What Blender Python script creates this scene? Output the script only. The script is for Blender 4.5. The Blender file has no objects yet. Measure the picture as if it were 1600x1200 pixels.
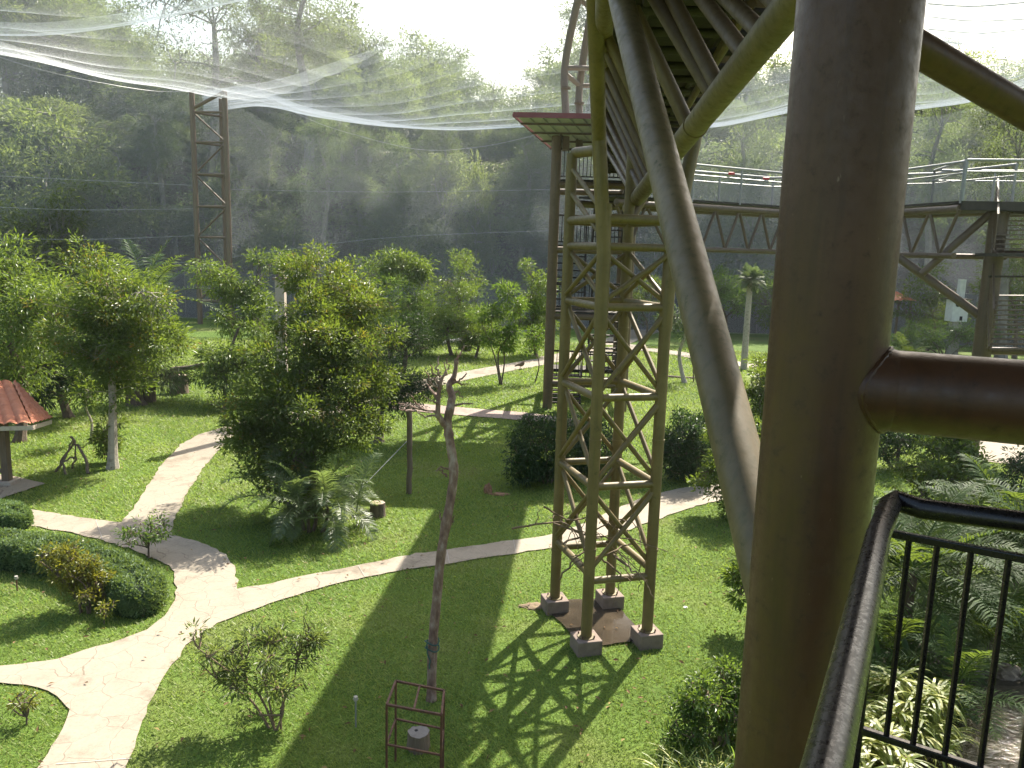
import bpy, math, random
import numpy as np
from mathutils import Vector
R = math.radians
rng = np.random.default_rng(7)
random.seed(7)
C = bpy.context.scene
COL = C.collection

# ------------------------------------------------------------------ camera
H = 5.5
F = 1250.0
PITCH, ROLL = R(9.6), R(1.6)
CAM = np.array([0, 0, H])
_f = np.array([0, math.cos(PITCH), -math.sin(PITCH)])
_u0 = np.array([0, math.sin(PITCH), math.cos(PITCH)])
_r0 = np.array([1.0, 0, 0])
_r = math.cos(ROLL)*_r0 + math.sin(ROLL)*_u0
_u = math.cos(ROLL)*_u0 - math.sin(ROLL)*_r0

def ray(px, py):
    return _f + (px-800)/F*_r - (py-600)/F*_u
def U(px, py, D):                       # photo pixel + distance -> place in the world
    return CAM + D*ray(px, py)
def G(px, py, z=0.0):                   # photo pixel -> place on the ground
    d = ray(px, py)
    return CAM + d*((z-H)/d[2])
def proj(p):
    v = np.asarray(p, float)-CAM
    D = v@_f
    return 800+F*(v@_r)/D, 600-F*(v@_u)/D, D
def zat(xy, py):                        # height on the vertical through xy seen at row py
    lo, hi = -1.0, 30.0
    for _ in range(50):
        m = (lo+hi)/2
        if proj((xy[0], xy[1], m))[1] > py: lo = m
        else: hi = m
    return lo
def depth(p): return proj(p)[2]

cam_d = bpy.data.cameras.new('camera'); cam = bpy.data.objects.new('camera', cam_d); COL.objects.link(cam)
from mathutils import Matrix
M = Matrix(((_r[0], _u[0], -_f[0], CAM[0]), (_r[1], _u[1], -_f[1], CAM[1]), (_r[2], _u[2], -_f[2], CAM[2]), (0, 0, 0, 1)))
cam.matrix_world = M
cam_d.sensor_width = 36; cam_d.lens = F/1600*36; cam_d.clip_start = 0.05; cam_d.clip_end = 2000
C.camera = cam

HAZE = .0003
# ------------------------------------------------------------------ light
SUN_AZ, SUN_EL = R(28), R(45)
w = bpy.data.worlds.new('World'); C.world = w; w.use_nodes = True
nt = w.node_tree; nt.nodes.clear()
sky = nt.nodes.new('ShaderNodeTexSky'); sky.sky_type = 'NISHITA'; sky.sun_disc = False
sky.sun_elevation = SUN_EL; sky.sun_rotation = SUN_AZ
sky.air_density = 1.6; sky.dust_density = 4.0; sky.ozone_density = 1.0
bg = nt.nodes.new('ShaderNodeBackground'); bg.inputs[1].default_value = 0.095
wo = nt.nodes.new('ShaderNodeOutputWorld')
nt.links.new(sky.outputs[0], bg.inputs[0]); nt.links.new(bg.outputs[0], wo.inputs[0])
sd = bpy.data.lights.new('sun', 'SUN'); sd.energy = 5.0; sd.angle = R(0.5); sd.color = (1, .93, .80)
so = bpy.data.objects.new('sun', sd); COL.objects.link(so)
sdir = Vector((math.sin(SUN_AZ)*math.cos(SUN_EL), math.cos(SUN_AZ)*math.cos(SUN_EL), math.sin(SUN_EL)))
so.rotation_euler = sdir.to_track_quat('Z', 'Y').to_euler(); so.location = (0, 0, 60)
C.view_settings.view_transform = 'Standard'; C.view_settings.look = 'None'
C.view_settings.exposure = 1.55; C.view_settings.gamma = 1

# ------------------------------------------------------------------ materials
def mat(name):
    m = bpy.data.materials.new(name); m.use_nodes = True
    n = m.node_tree.nodes; l = m.node_tree.links
    return m, n, l, n['Principled BSDF']
def ramp(n, stops):
    r = n.new('ShaderNodeValToRGB'); e = r.color_ramp.elements
    while len(e) < len(stops): e.new(0.5)
    for k, (p, c) in enumerate(stops):
        e[k].position = p; e[k].color = (*c, 1)
    return r
def noise(n, l, scale, detail=4, rough=.6, coord='Object', stretch=None):
    t = n.new('ShaderNodeTexCoord'); x = n.new('ShaderNodeTexNoise')
    x.inputs['Scale'].default_value = scale; x.inputs['Detail'].default_value = detail; x.inputs['Roughness'].default_value = rough
    if stretch:
        mp = n.new('ShaderNodeMapping'); mp.inputs['Scale'].default_value = stretch
        l.new(t.outputs[coord], mp.inputs[0]); l.new(mp.outputs[0], x.inputs[0])
    else:
        l.new(t.outputs[coord], x.inputs[0])
    return x
def simple(name, cols, scale=6, rough=.6, bump=.15, detail=5, stretch=None, metallic=0, spec=.5, bscale=None):
    m, n, l, b = mat(name)
    x = noise(n, l, scale, detail, .62, stretch=stretch)
    k = len(cols)
    r = ramp(n, [(.3+.4*i/(max(1, k-1)), c) for i, c in enumerate(cols)])
    l.new(x.outputs[0], r.inputs[0]); l.new(r.outputs[0], b.inputs['Base Color'])
    b.inputs['Roughness'].default_value = rough; b.inputs['Metallic'].default_value = metallic
    b.inputs['Specular IOR Level'].default_value = spec
    if bump:
        y = noise(n, l, bscale or scale*4, 4, .6, stretch=stretch)
        bp = n.new('ShaderNodeBump'); bp.inputs['Strength'].default_value = bump; bp.inputs['Distance'].default_value = .02
        l.new(y.outputs[0], bp.inputs['Height']); l.new(bp.outputs[0], b.inputs['Normal'])
    return m
def paint(name, a, b_, dirt, rough=.45, scale=1.6, specks=None, bump=.12):
    """steel paint: two tones in big soft patches, dirt and algae spots, run marks"""
    m, n, l, b = mat(name)
    big = noise(n, l, scale, 6, .65); r1 = ramp(n, [(.35, a), (.65, b_)]); l.new(big.outputs[0], r1.inputs[0])
    spot = noise(n, l, scale*9, 8, .75); r2 = ramp(n, [(.56, (0, 0, 0)), (.75, (1, 1, 1))]); l.new(spot.outputs[0], r2.inputs[0])
    run = noise(n, l, 7, 4, .6, stretch=(3, 3, .25)); r3 = ramp(n, [(.5, (0, 0, 0)), (.8, (.6, .6, .6))]); l.new(run.outputs[0], r3.inputs[0])
    mx = n.new('ShaderNodeMix'); mx.data_type = 'RGBA'; mx.inputs['B'].default_value = (*dirt, 1)
    ad = n.new('ShaderNodeMath'); ad.operation = 'MAXIMUM'; l.new(r2.outputs[0], ad.inputs[0]); l.new(r3.outputs[0], ad.inputs[1])
    l.new(ad.outputs[0], mx.inputs['Factor']); l.new(r1.outputs[0], mx.inputs['A']); l.new(mx.outputs['Result'], b.inputs['Base Color'])
    rr = ramp(n, [(.3, (rough-.08,)*3), (.7, (rough+.25,)*3)]); l.new(spot.outputs[0], rr.inputs[0]); l.new(rr.outputs[0], b.inputs['Roughness'])
    if specks:
        v = noise(n, l, 42, 3, .5, stretch=(1, 1, .45)); r4 = ramp(n, [(.735, (0, 0, 0)), (.79, (.8, .8, .8))]); l.new(v.outputs[0], r4.inputs[0])
        m2 = n.new('ShaderNodeMix'); m2.data_type = 'RGBA'; l.new(r4.outputs[0], m2.inputs['Factor']); l.new(mx.outputs['Result'], m2.inputs['A']); m2.inputs['B'].default_value = (*specks, 1)
        l.new(m2.outputs['Result'], b.inputs['Base Color'])
    bp = n.new('ShaderNodeBump'); bp.inputs['Strength'].default_value = bump; bp.inputs['Distance'].default_value = .01
    l.new(spot.outputs[0], bp.inputs['Height']); l.new(bp.outputs[0], b.inputs['Normal'])
    return m
def leafmat(name, stops, rough=.42, trans=.38, tcol=(.24, .32, .025), spec=.5, vary=.3):
    m, n, l, b = mat(name)
    stops = [(p, tuple(min(.6, v*1.18) for v in c)) for p, c in stops]; trans = min(.55, trans+.1)
    a = n.new('ShaderNodeAttribute'); a.attribute_name = 'tint'
    r = ramp(n, stops); l.new(a.outputs['Fac'], r.inputs[0])
    oi = n.new('ShaderNodeObjectInfo')
    mr = n.new('ShaderNodeMapRange'); mr.inputs['To Min'].default_value = 1-vary; mr.inputs['To Max'].default_value = 1+vary*.7
    l.new(oi.outputs['Random'], mr.inputs[0])
    hs = n.new('ShaderNodeHueSaturation'); l.new(r.outputs[0], hs.inputs['Color']); l.new(mr.outputs[0], hs.inputs['Value'])
    l.new(hs.outputs[0], b.inputs['Base Color']); b.inputs['Roughness'].default_value = rough
    b.inputs['Specular IOR Level'].default_value = spec
    t = n.new('ShaderNodeBsdfTranslucent')
    mc = n.new('ShaderNodeMix'); mc.data_type = 'RGBA'; mc.inputs['Factor'].default_value = .6
    l.new(hs.outputs[0], mc.inputs['A']); mc.inputs['B'].default_value = (*tcol, 1); l.new(mc.outputs['Result'], t.inputs[0])
    ms = n.new('ShaderNodeMixShader'); ms.inputs[0].default_value = trans
    l.new(b.outputs[0], ms.inputs[1]); l.new(t.outputs[0], ms.inputs[2])
    l.new(ms.outputs[0], n['Material Output'].inputs[0])
    return m

MT = {}
MT['olive'] = paint('olive_paint', (.118, .084, .028), (.168, .122, .046), (.052, .052, .018))
MT['tan'] = paint('tan_paint', (.10, .066, .036), (.135, .092, .052), (.055, .042, .023))
MT['walk'] = paint('walkway_paint', (.088, .058, .034), (.115, .078, .046), (.05, .04, .025))
MT['mossy'] = paint('mossy_paint', (.11, .080, .034), (.17, .127, .06), (.035, .045, .012), scale=1.3)
MT['brown'] = paint('brown_paint', (.058, .0240, .0105), (.078, .034, .0160), (.026, .012, .006), specks=(.19, .13, .09), rough=.36, scale=2.2)
MT['rustpole'] = paint('rust_pole_paint', (.15, .10, .068), (.135, .10, .07), (.08, .07, .045))
MT['deck'] = simple('deck_boards', [(.022, .018, .013), (.045, .036, .026)], 5, .8, .3)
MT['darksteel'] = paint('dark_gate_paint', (.006, .005, .005), (.010, .007, .007), (.02, .012, .010), rough=.22, scale=9, bump=.015)
MT['galv'] = simple('galvanised', [(.22, .225, .23), (.30, .31, .315)], 8, .45, .05, metallic=.35)
MT['mesh'] = simple('mesh_wire', [(.28, .285, .29), (.36, .36, .37)], 8, .5, 0, metallic=.3)
MT['concrete'] = simple('concrete', [(.30, .25, .20), (.42, .36, .30), (.36, .30, .25)], 5, .85, .35)
MT['pinkcon'] = simple('pink_concrete', [(.15, .112, .09), (.20, .15, .122), (.11, .085, .068)], 4, .85, .3)
MT['greycon'] = simple('grey_concrete', [(.30, .28, .25), (.42, .39, .35)], 4, .85, .3)
MT['wetcon'] = simple('wet_concrete', [(.03, .024, .017), (.065, .05, .034)], 2.2, .12, .06)
MT['redroof'] = simple('red_roof_steel', [(.15, .032, .032), (.19, .045, .042)], 4, .5, .05)
MT['roofund'] = simple('roof_underside', [(.34, .35, .35), (.44, .45, .44)], 3, .5, .05)
MT['tile'] = simple('clay_tile', [(.33, .10, .045), (.48, .17, .08), (.40, .15, .085)], 3.5, .75, .3)
MT['wood'] = simple('weathered_wood', [(.10, .072, .05), (.19, .145, .105)], 6, .85, .5, stretch=(6, 6, .6))
MT['cutwood'] = simple('cut_wood', [(.25, .19, .14), (.36, .29, .22)], 9, .85, .3)
MT['bark'] = simple('bark', [(.07, .05, .035), (.16, .12, .09)], 5, .9, .7, stretch=(5, 5, 1.2))
MT['palebark'] = simple('pale_bark', [(.17, .14, .11), (.36, .32, .27), (.24, .20, .16)], 6, .9, .5)
MT['deadbark'] = simple('dead_bark', [(.10, .055, .045), (.20, .125, .095), (.34, .27, .23)], 5, .9, .8, stretch=(2.5, 2.5, 1.2))
MT['twig'] = simple('twig', [(.11, .075, .045), (.22, .16, .10)], 9, .9, .3)
MT['greybark'] = simple('grey_bark', [(.12, .11, .10), (.24, .22, .20)], 2, .9, .4)
MT['iron'] = simple('rusty_iron', [(.05, .022, .014), (.13, .055, .03)], 20, .7, .3)
MT['earth'] = simple('red_earth', [(.20, .10, .055), (.30, .17, .10)], 6, .95, .6)
MT['mud'] = simple('damp_soil', [(.03, .024, .014), (.06, .045, .026), (.035, .045, .015)], 3, .9, .6)
MT['rock'] = simple('rock', [(.15, .12, .10), (.28, .23, .19)], 5, .9, .6)
MT['white'] = simple('white_paint', [(.52, .52, .49), (.66, .66, .63)], 5, .7, .1)
MT['nestbrown'] = simple('nest_box_side', [(.05, .03, .02), (.09, .06, .04)], 5, .8, .2)
MT['black'] = simple('black_hole', [(.01, .01, .01), (.015, .015, .015)], 5, .9, 0)
MT['shade'] = simple('shade_cloth', [(.045, .045, .05), (.075, .075, .08)], 1.5, .9, .2, stretch=(1, 1, 6))
MT['rope'] = simple('green_rope', [(.02, .06, .06), (.03, .09, .08)], 20, .8, 0)
MT['cable'] = simple('cable', [(.30, .30, .31), (.4, .4, .4)], 20, .5, 0)
MT['feather'] = simple('feathers', [(.10, .06, .04), (.22, .15, .10)], 30, .8, .2)
MT['redtape'] = simple('red_tape', [(.4, .02, .03), (.5, .04, .05)], 6, .6, 0)

G3 = [(.0, (.03, .062, .014)), (.5, (.062, .11, .022)), (1., (.112, .165, .034))]
MT['leaf_mid'] = leafmat('leaf_mid', G3)
MT['leaf_dark'] = leafmat('leaf_dark', [(.0, (.014, .035, .012)), (.6, (.028, .06, .016)), (1., (.055, .095, .022))], trans=.25, tcol=(.08, .15, .015))
MT['leaf_light'] = leafmat('leaf_light', [(.0, (.035, .085, .018)), (.5, (.07, .14, .025)), (1., (.11, .18, .035))], trans=.42, tcol=(.22, .32, .03))
MT['leaf_young'] = leafmat('leaf_young', [(.0, (.03, .062, .014)), (.45, (.06, .108, .02)), (.78, (.12, .165, .028)), (.86, (.16, .17, .03)), (1., (.32, .14, .03))])
MT['leaf_grey'] = leafmat('leaf_grey', [(.0, (.04, .065, .026)), (.6, (.08, .115, .042)), (1., (.13, .165, .06))], rough=.5, trans=.3, tcol=(.12, .17, .05))
MT['leaf_yellow'] = leafmat('leaf_yellow', [(.0, (.05, .085, .012)), (.5, (.11, .145, .02)), (1., (.24, .24, .045))], trans=.4, tcol=(.35, .32, .03))
MT['leaf_hedge'] = leafmat('leaf_hedge', [(.0, (.07, .135, .05)), (.6, (.12, .20, .08)), (1., (.18, .26, .12))], rough=.6, trans=.25)
MT['leaf_palm'] = leafmat('leaf_palm', [(.0, (.022, .05, .018)), (.6, (.04, .078, .025)), (1., (.08, .125, .035))], rough=.6, trans=.34, spec=.22)
MT['leaf_silver'] = leafmat('leaf_silver', [(.0, (.04, .072, .028)), (.6, (.075, .112, .045)), (1., (.13, .17, .065))], rough=.42, trans=.35, tcol=(.24, .32, .06), spec=.6)
MT['leaf_bush'] = leafmat('leaf_bush', [(.0, (.045, .075, .024)), (.5, (.085, .12, .038)), (.9, (.14, .17, .055)), (1., (.20, .13, .06))], rough=.45, trans=.4, tcol=(.25, .32, .05))
MT['leaf_lemon'] = leafmat('leaf_lemon', [(.0, (.07, .12, .02)), (.5, (.19, .23, .04)), (1., (.36, .36, .09))], trans=.4, tcol=(.4, .42, .06))
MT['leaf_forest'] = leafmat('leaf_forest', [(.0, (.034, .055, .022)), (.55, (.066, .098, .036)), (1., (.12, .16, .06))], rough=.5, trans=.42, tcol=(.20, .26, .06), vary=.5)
MT['leaf_forest_lit'] = leafmat('leaf_forest_lit', [(.0, (.055, .085, .025)), (.55, (.10, .14, .042)), (1., (.165, .20, .065))], rough=.5, trans=.45, tcol=(.28, .34, .07), vary=.4)  # brighter copy of leaf_forest, the sunlit look is put into its colours
MT['grass'] = leafmat('grass_blade', [(.0, (.085, .132, .018)), (.5, (.158, .202, .036)), (1., (.265, .265, .095))], rough=.5, trans=.5, tcol=(.31, .44, .05), vary=0, spec=.4)

def lawn_material():
    m, n, l, b = mat('lawn')
    a = noise(n, l, .35, 5, .6); fine = noise(n, l, 28, 5, .75)
    r1 = ramp(n, [(.30, (.08, .145, .024)), (.52, (.125, .20, .036)), (.72, (.20, .22, .07))]); l.new(a.outputs[0], r1.inputs[0])
    r2 = ramp(n, [(.3, (.35, .35, .35)), (.62, (1.15, 1.15, 1.15))]); l.new(fine.outputs[0], r2.inputs[0])
    mx = n.new('ShaderNodeMix'); mx.data_type = 'RGBA'; mx.blend_type = 'MULTIPLY'; mx.inputs['Factor'].default_value = 1
    l.new(r1.outputs[0], mx.inputs['A']); l.new(r2.outputs[0], mx.inputs['B']); l.new(mx.outputs['Result'], b.inputs['Base Color'])
    b.inputs['Roughness'].default_value = .9; b.inputs['Specular IOR Level'].default_value = .15
    bp = n.new('ShaderNodeBump'); bp.inputs['Strength'].default_value = .9; bp.inputs['Distance'].default_value = .05
    l.new(fine.outputs[0], bp.inputs['Height']); l.new(bp.outputs[0], b.inputs['Normal'])
    return m
MT['lawn'] = lawn_material()
def path_material(name, c1, c2, c3):
    m, n, l, b = mat(name)
    t = n.new('ShaderNodeTexCoord')
    wob = n.new('ShaderNodeTexNoise'); wob.inputs['Scale'].default_value = 2.2; wob.inputs['Detail'].default_value = 3
    l.new(t.outputs['Object'], wob.inputs[0])
    va = n.new('ShaderNodeVectorMath'); va.operation = 'MULTIPLY_ADD'; va.inputs[1].default_value = (.35, .35, 0)
    l.new(wob.outputs['Color'], va.inputs[0]); l.new(t.outputs['Object'], va.inputs[2])
    v = n.new('ShaderNodeTexVoronoi'); v.feature = 'DISTANCE_TO_EDGE'; v.inputs['Scale'].default_value = 2.6; l.new(va.outputs[0], v.inputs[0])
    cr = ramp(n, [(.0, (.55, .50, .46)), (.012, (1, 1, 1))]); l.new(v.outputs['Distance'], cr.inputs[0])
    vc = n.new('ShaderNodeTexVoronoi'); vc.inputs['Scale'].default_value = 2.6; l.new(va.outputs[0], vc.inputs[0])
    a = noise(n, l, 1.1, 7, .68); r1 = ramp(n, [(.28, c1), (.5, c2), (.72, c3)]); l.new(a.outputs[0], r1.inputs[0])
    f = noise(n, l, 30, 5, .7); r2 = ramp(n, [(.25, (.8, .8, .8)), (.6, (1.04, 1.04, 1.04))]); l.new(f.outputs[0], r2.inputs[0])
    m1 = n.new('ShaderNodeMix'); m1.data_type = 'RGBA'; m1.blend_type = 'MULTIPLY'; m1.inputs['Factor'].default_value = 1
    l.new(r1.outputs[0], m1.inputs['A']); l.new(cr.outputs[0], m1.inputs['B'])
    m2 = n.new('ShaderNodeMix'); m2.data_type = 'RGBA'; m2.blend_type = 'MULTIPLY'; m2.inputs['Factor'].default_value = 1
    l.new(m1.outputs['Result'], m2.inputs['A']); l.new(r2.outputs[0], m2.inputs['B']); l.new(m2.outputs['Result'], b.inputs['Base Color'])
    st = noise(n, l, .55, 8, .72); r5 = ramp(n, [(.34, (.70, .66, .62)), (.46, (1, 1, 1))]); l.new(st.outputs[0], r5.inputs[0])
    m3 = n.new('ShaderNodeMix'); m3.data_type = 'RGBA'; m3.blend_type = 'MULTIPLY'; m3.inputs['Factor'].default_value = 1
    l.new(m2.outputs['Result'], m3.inputs['A']); l.new(r5.outputs[0], m3.inputs['B']); l.new(m3.outputs['Result'], b.inputs['Base Color'])
    b.inputs['Roughness'].default_value = .85
    bp = n.new('ShaderNodeBump'); bp.inputs['Strength'].default_value = .4; bp.inputs['Distance'].default_value = .01
    l.new(cr.outputs[0], bp.inputs['Height']); l.new(bp.outputs[0], b.inputs['Normal'])
    return m
MT['path'] = path_material('stamped_path', (.212, .183, .138), (.275, .236, .182), (.248, .205, .155))
MT['paths'] = path_material('stamped_path_pink', (.23, .165, .135), (.28, .21, .175), (.25, .18, .148))
def bank_material():
    m, n, l, b = mat('bank_soil')
    a = noise(n, l, .16, 8, .7, stretch=(1, 1, 2.2)); r1 = ramp(n, [(.35, (.03, .04, .02)), (.48, (.07, .055, .042)), (.65, (.14, .11, .085))]); l.new(a.outputs[0], r1.inputs[0])
    l.new(r1.outputs[0], b.inputs['Base Color']); b.inputs['Roughness'].default_value = 1; b.inputs['Specular IOR Level'].default_value = .1
    f = noise(n, l, 1.3, 8, .75); bp = n.new('ShaderNodeBump'); bp.inputs['Strength'].default_value = 1; bp.inputs['Distance'].default_value = .5
    l.new(f.outputs[0], bp.inputs['Height']); l.new(bp.outputs[0], b.inputs['Normal'])
    return m
MT['bank'] = bank_material()
def net_material():
    m, n, l, b = mat('net_thread')
    b.inputs['Base Color'].default_value = (.72, .74, .77, 1); b.inputs['Roughness'].default_value = .6
    t = n.new('ShaderNodeBsdfTranslucent'); t.inputs[0].default_value = (.72, .75, .78, 1)
    ms = n.new('ShaderNodeMixShader'); ms.inputs[0].default_value = .5
    l.new(b.outputs[0], ms.inputs[1]); l.new(t.outputs[0], ms.inputs[2]); l.new(ms.outputs[0], n['Material Output'].inputs[0])
    return m
MT['net'] = net_material()
def water_material():
    m, n, l, b = mat('pond_water')
    a = noise(n, l, .8, 4); r1 = ramp(n, [(.35, (.035, .03, .012)), (.65, (.07, .058, .024))]); l.new(a.outputs[0], r1.inputs[0]); l.new(r1.outputs[0], b.inputs['Base Color'])
    b.inputs['Roughness'].default_value = .06; b.inputs['Specular IOR Level'].default_value = .7
    f = noise(n, l, 13, 4, .6); bp = n.new('ShaderNodeBump'); bp.inputs['Strength'].default_value = 1; bp.inputs['Distance'].default_value = .03
    l.new(f.outputs[0], bp.inputs['Height']); l.new(bp.outputs[0], b.inputs['Normal'])
    return m
MT['water'] = water_material()

# ------------------------------------------------------------------ mesh helpers
def nrm(a):
    a = np.asarray(a, float)
    return a/np.maximum(np.linalg.norm(a, axis=-1, keepdims=True), 1e-9)
def fast_mesh(name, V, Fc, tint=None, smooth=False):
    V = np.asarray(V, np.float32).reshape(-1, 3); Fc = np.asarray(Fc, np.int32); k = Fc.shape[1]; n = len(Fc)
    me = bpy.data.meshes.new(name)
    me.vertices.add(len(V)); me.vertices.foreach_set('co', V.ravel())
    me.loops.add(n*k); me.loops.foreach_set('vertex_index', Fc.ravel())
    me.polygons.add(n); me.polygons.foreach_set('loop_start', np.arange(0, n*k, k, dtype=np.int32))
    me.polygons.foreach_set('use_smooth', np.full(n, smooth, bool))
    if tint is not None:
        at = me.attributes.new('tint', 'FLOAT', 'FACE'); at.data.foreach_set('value', np.asarray(tint, np.float32))
    me.update(calc_edges=True)
    return me
def link(name, me, m, parent=None):
    if m is not None: me.materials.append(MT[m] if isinstance(m, str) else m)
    o = bpy.data.objects.new(name, me); COL.objects.link(o)
    if parent is not None: o.parent = parent
    return o
def tag(o, label=None, cat=None, group=None, kind=None):
    if label: o['label'] = label
    if cat: o['category'] = cat
    if group: o['group'] = group
    if kind: o['kind'] = kind
    return o
def thing(name, label, cat, group=None, loc=(0, 0, 0)):
    o = bpy.data.objects.new(name, None); COL.objects.link(o); o.location = loc
    o.empty_display_size = .2
    return tag(o, label, cat, group)
class MB:
    def __init__(s): s.v = []; s.f = []; s.n = 0
    def add(s, V, Fs):
        V = np.asarray(V, float).reshape(-1, 3); s.v.append(V)
        s.f += [tuple(int(i)+s.n for i in f) for f in Fs]; s.n += len(V)
    def tube(s, P, r, n=10, caps=True):
        P = np.asarray(P, float); k = len(P); r = np.broadcast_to(np.asarray(r, float), (k,))
        T = nrm(np.gradient(P, axis=0))
        ref = np.array([0, 0, 1.]) if abs(T[:, 2]).mean() < .8 else np.array([1., 0, 0])
        A = nrm(np.cross(T, ref)); B = np.cross(T, A)
        th = np.arange(n)*2*math.pi/n
        V = P[:, None]+r[:, None, None]*(np.cos(th)[None, :, None]*A[:, None]+np.sin(th)[None, :, None]*B[:, None])
        fs = []
        for i in range(k-1):
            for j in range(n):
                a = i*n+j; b = i*n+(j+1) % n
                fs.append((a, a+n, b+n, b))
        if caps:
            fs.append(tuple(range(n))); fs.append(tuple(reversed(range((k-1)*n, k*n))))
        s.add(V, fs)
    def box(s, c, sx, sy, sz, ax=None, ay=None):
        ax = np.array([1., 0, 0]) if ax is None else nrm(ax); ay = np.array([0, 1., 0]) if ay is None else nrm(ay); az = np.cross(ax, ay)
        c = np.asarray(c, float)
        V = [c+ax*sx/2*i+ay*sy/2*j+az*sz/2*k for i in (-1, 1) for j in (-1, 1) for k in (-1, 1)]
        s.add(V, [(0, 1, 3, 2), (4, 6, 7, 5), (0, 4, 5, 1), (2, 3, 7, 6), (0, 2, 6, 4), (1, 5, 7, 3)])
    def bar(s, a, b, w_, h_):
        a = np.asarray(a, float); b = np.asarray(b, float); d = b-a; L = np.linalg.norm(d); ax = d/L
        up = np.array([0, 0, 1.]) if abs(ax[2]) < .9 else np.array([0, 1., 0])
        ay = nrm(np.cross(up, ax)); s.box((a+b)/2, L, w_, h_, ax, ay)
    def prism(s, poly, z0, z1):
        n = len(poly); V = [(p[0], p[1], z0) for p in poly]+[(p[0], p[1], z1) for p in poly]
        s.add(V, [tuple(range(n-1, -1, -1)), tuple(range(n, 2*n))]+[(i, (i+1) % n, n+(i+1) % n, n+i) for i in range(n)])
    def build(s, name, m, parent=None, smooth=True, bevel=0, offset=None):
        me = bpy.data.meshes.new(name)
        V = np.concatenate(s.v) if s.v else np.zeros((0, 3))
        if offset is not None: V = V-np.asarray(offset)
        me.from_pydata(V.tolist(), [], s.f)
        if smooth:
            me.polygons.foreach_set('use_smooth', np.ones(len(me.polygons), bool))
            try: me.set_sharp_from_angle(angle=R(38))
            except Exception: pass
        o = link(name, me, m, parent)
        if bevel:
            md = o.modifiers.new('bevel', 'BEVEL'); md.width = bevel; md.segments = 2; md.limit_method = 'ANGLE'
        return o
def tube_obj(name, P, r, m, parent=None, n=14):
    b = MB(); b.tube(P, r, n); return b.build(name, m, parent)
def wob(P, amp, seed=0, sub=6):
    """a crooked line through P"""
    g = np.random.default_rng(seed); P = np.asarray(P, float); out = []
    for i in range(len(P)-1):
        for k in range(sub):
            out.append(P[i]+(P[i+1]-P[i])*k/sub)
    out.append(P[-1]); out = np.array(out)
    j = g.normal(0, amp, out.shape); j[0] = 0; j[-1] = 0
    return out+j
def smooth_line(P, n):
    P = np.asarray(P, float); k = len(P); t = np.linspace(0, k-1, n); out = []
    for q in t:
        i = min(int(q), k-2); u = q-i
        p0 = P[max(i-1, 0)]; p1 = P[i]; p2 = P[i+1]; p3 = P[min(i+2, k-1)]
        out.append(.5*((2*p1)+(-p0+p2)*u+(2*p0-5*p1+4*p2-p3)*u*u+(-p0+3*p1-3*p2+p3)*u**3))
    return np.array(out)

# ------------------------------------------------------------------ leaves, trees
def leaf_geo(P, D, N, L, W, fold=.18, tint=None):
    n = len(P); D = nrm(D); S = nrm(np.cross(D, N)); Nn = np.cross(S, D)
    L = np.broadcast_to(L, (n,))[:, None]; W = np.broadcast_to(W, (n,))[:, None]
    mid = P+D*L*.45
    V = np.stack([P, mid+S*W/2+Nn*fold*W, P+D*L-Nn*L*.08, mid-S*W/2+Nn*fold*W], 1)
    b = np.arange(n)[:, None]*4
    Fc = np.concatenate([b+np.array([0, 3, 2]), b+np.array([0, 2, 1])], 1).reshape(-1, 3)
    t = g_rand(n) if tint is None else tint
    return V.reshape(-1, 3), Fc, np.repeat(t, 2)
def g_rand(n): return rng.random(n)
def rand_dir(g, n): return nrm(g.normal(size=(n, 3)))
def leaves_for(centers, outs, per, L, W, cs, g, droop=.15, outw=.7, flat=.55, young=None, tbias=None):
    n = len(centers); k = n*per
    c = np.repeat(centers, per, 0); o = np.repeat(outs, per, 0)
    rd = rand_dir(g, k)
    D = nrm(rd+o*outw+np.array([0, 0, -droop]))
    P = c+rd*cs*g.random((k, 1))**.5*np.array([1, 1, flat])
    N = nrm(g.normal(0, .55, (k, 3))+np.array([0, 0, 1.])+o*.3)
    cl = np.repeat(g.random(n), per)
    t = np.clip(.55*g.random(k)+.45*cl+(np.repeat(tbias, per) if tbias is not None else 0), 0, 1)
    if young is not None: t = np.where(np.repeat(young, per), .8+.2*g.random(k), t*.77)
    return leaf_geo(P, D, N, L*(.5+.85*g.random(k)), W*(.6+.7*g.random(k)), tint=t)
def ell(px, py, rx, ry, D, dr=1.0):
    c = U(px, py, D); return (c, np.array([rx*D/F, rx*D/F*dr, ry*D/F]))
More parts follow.
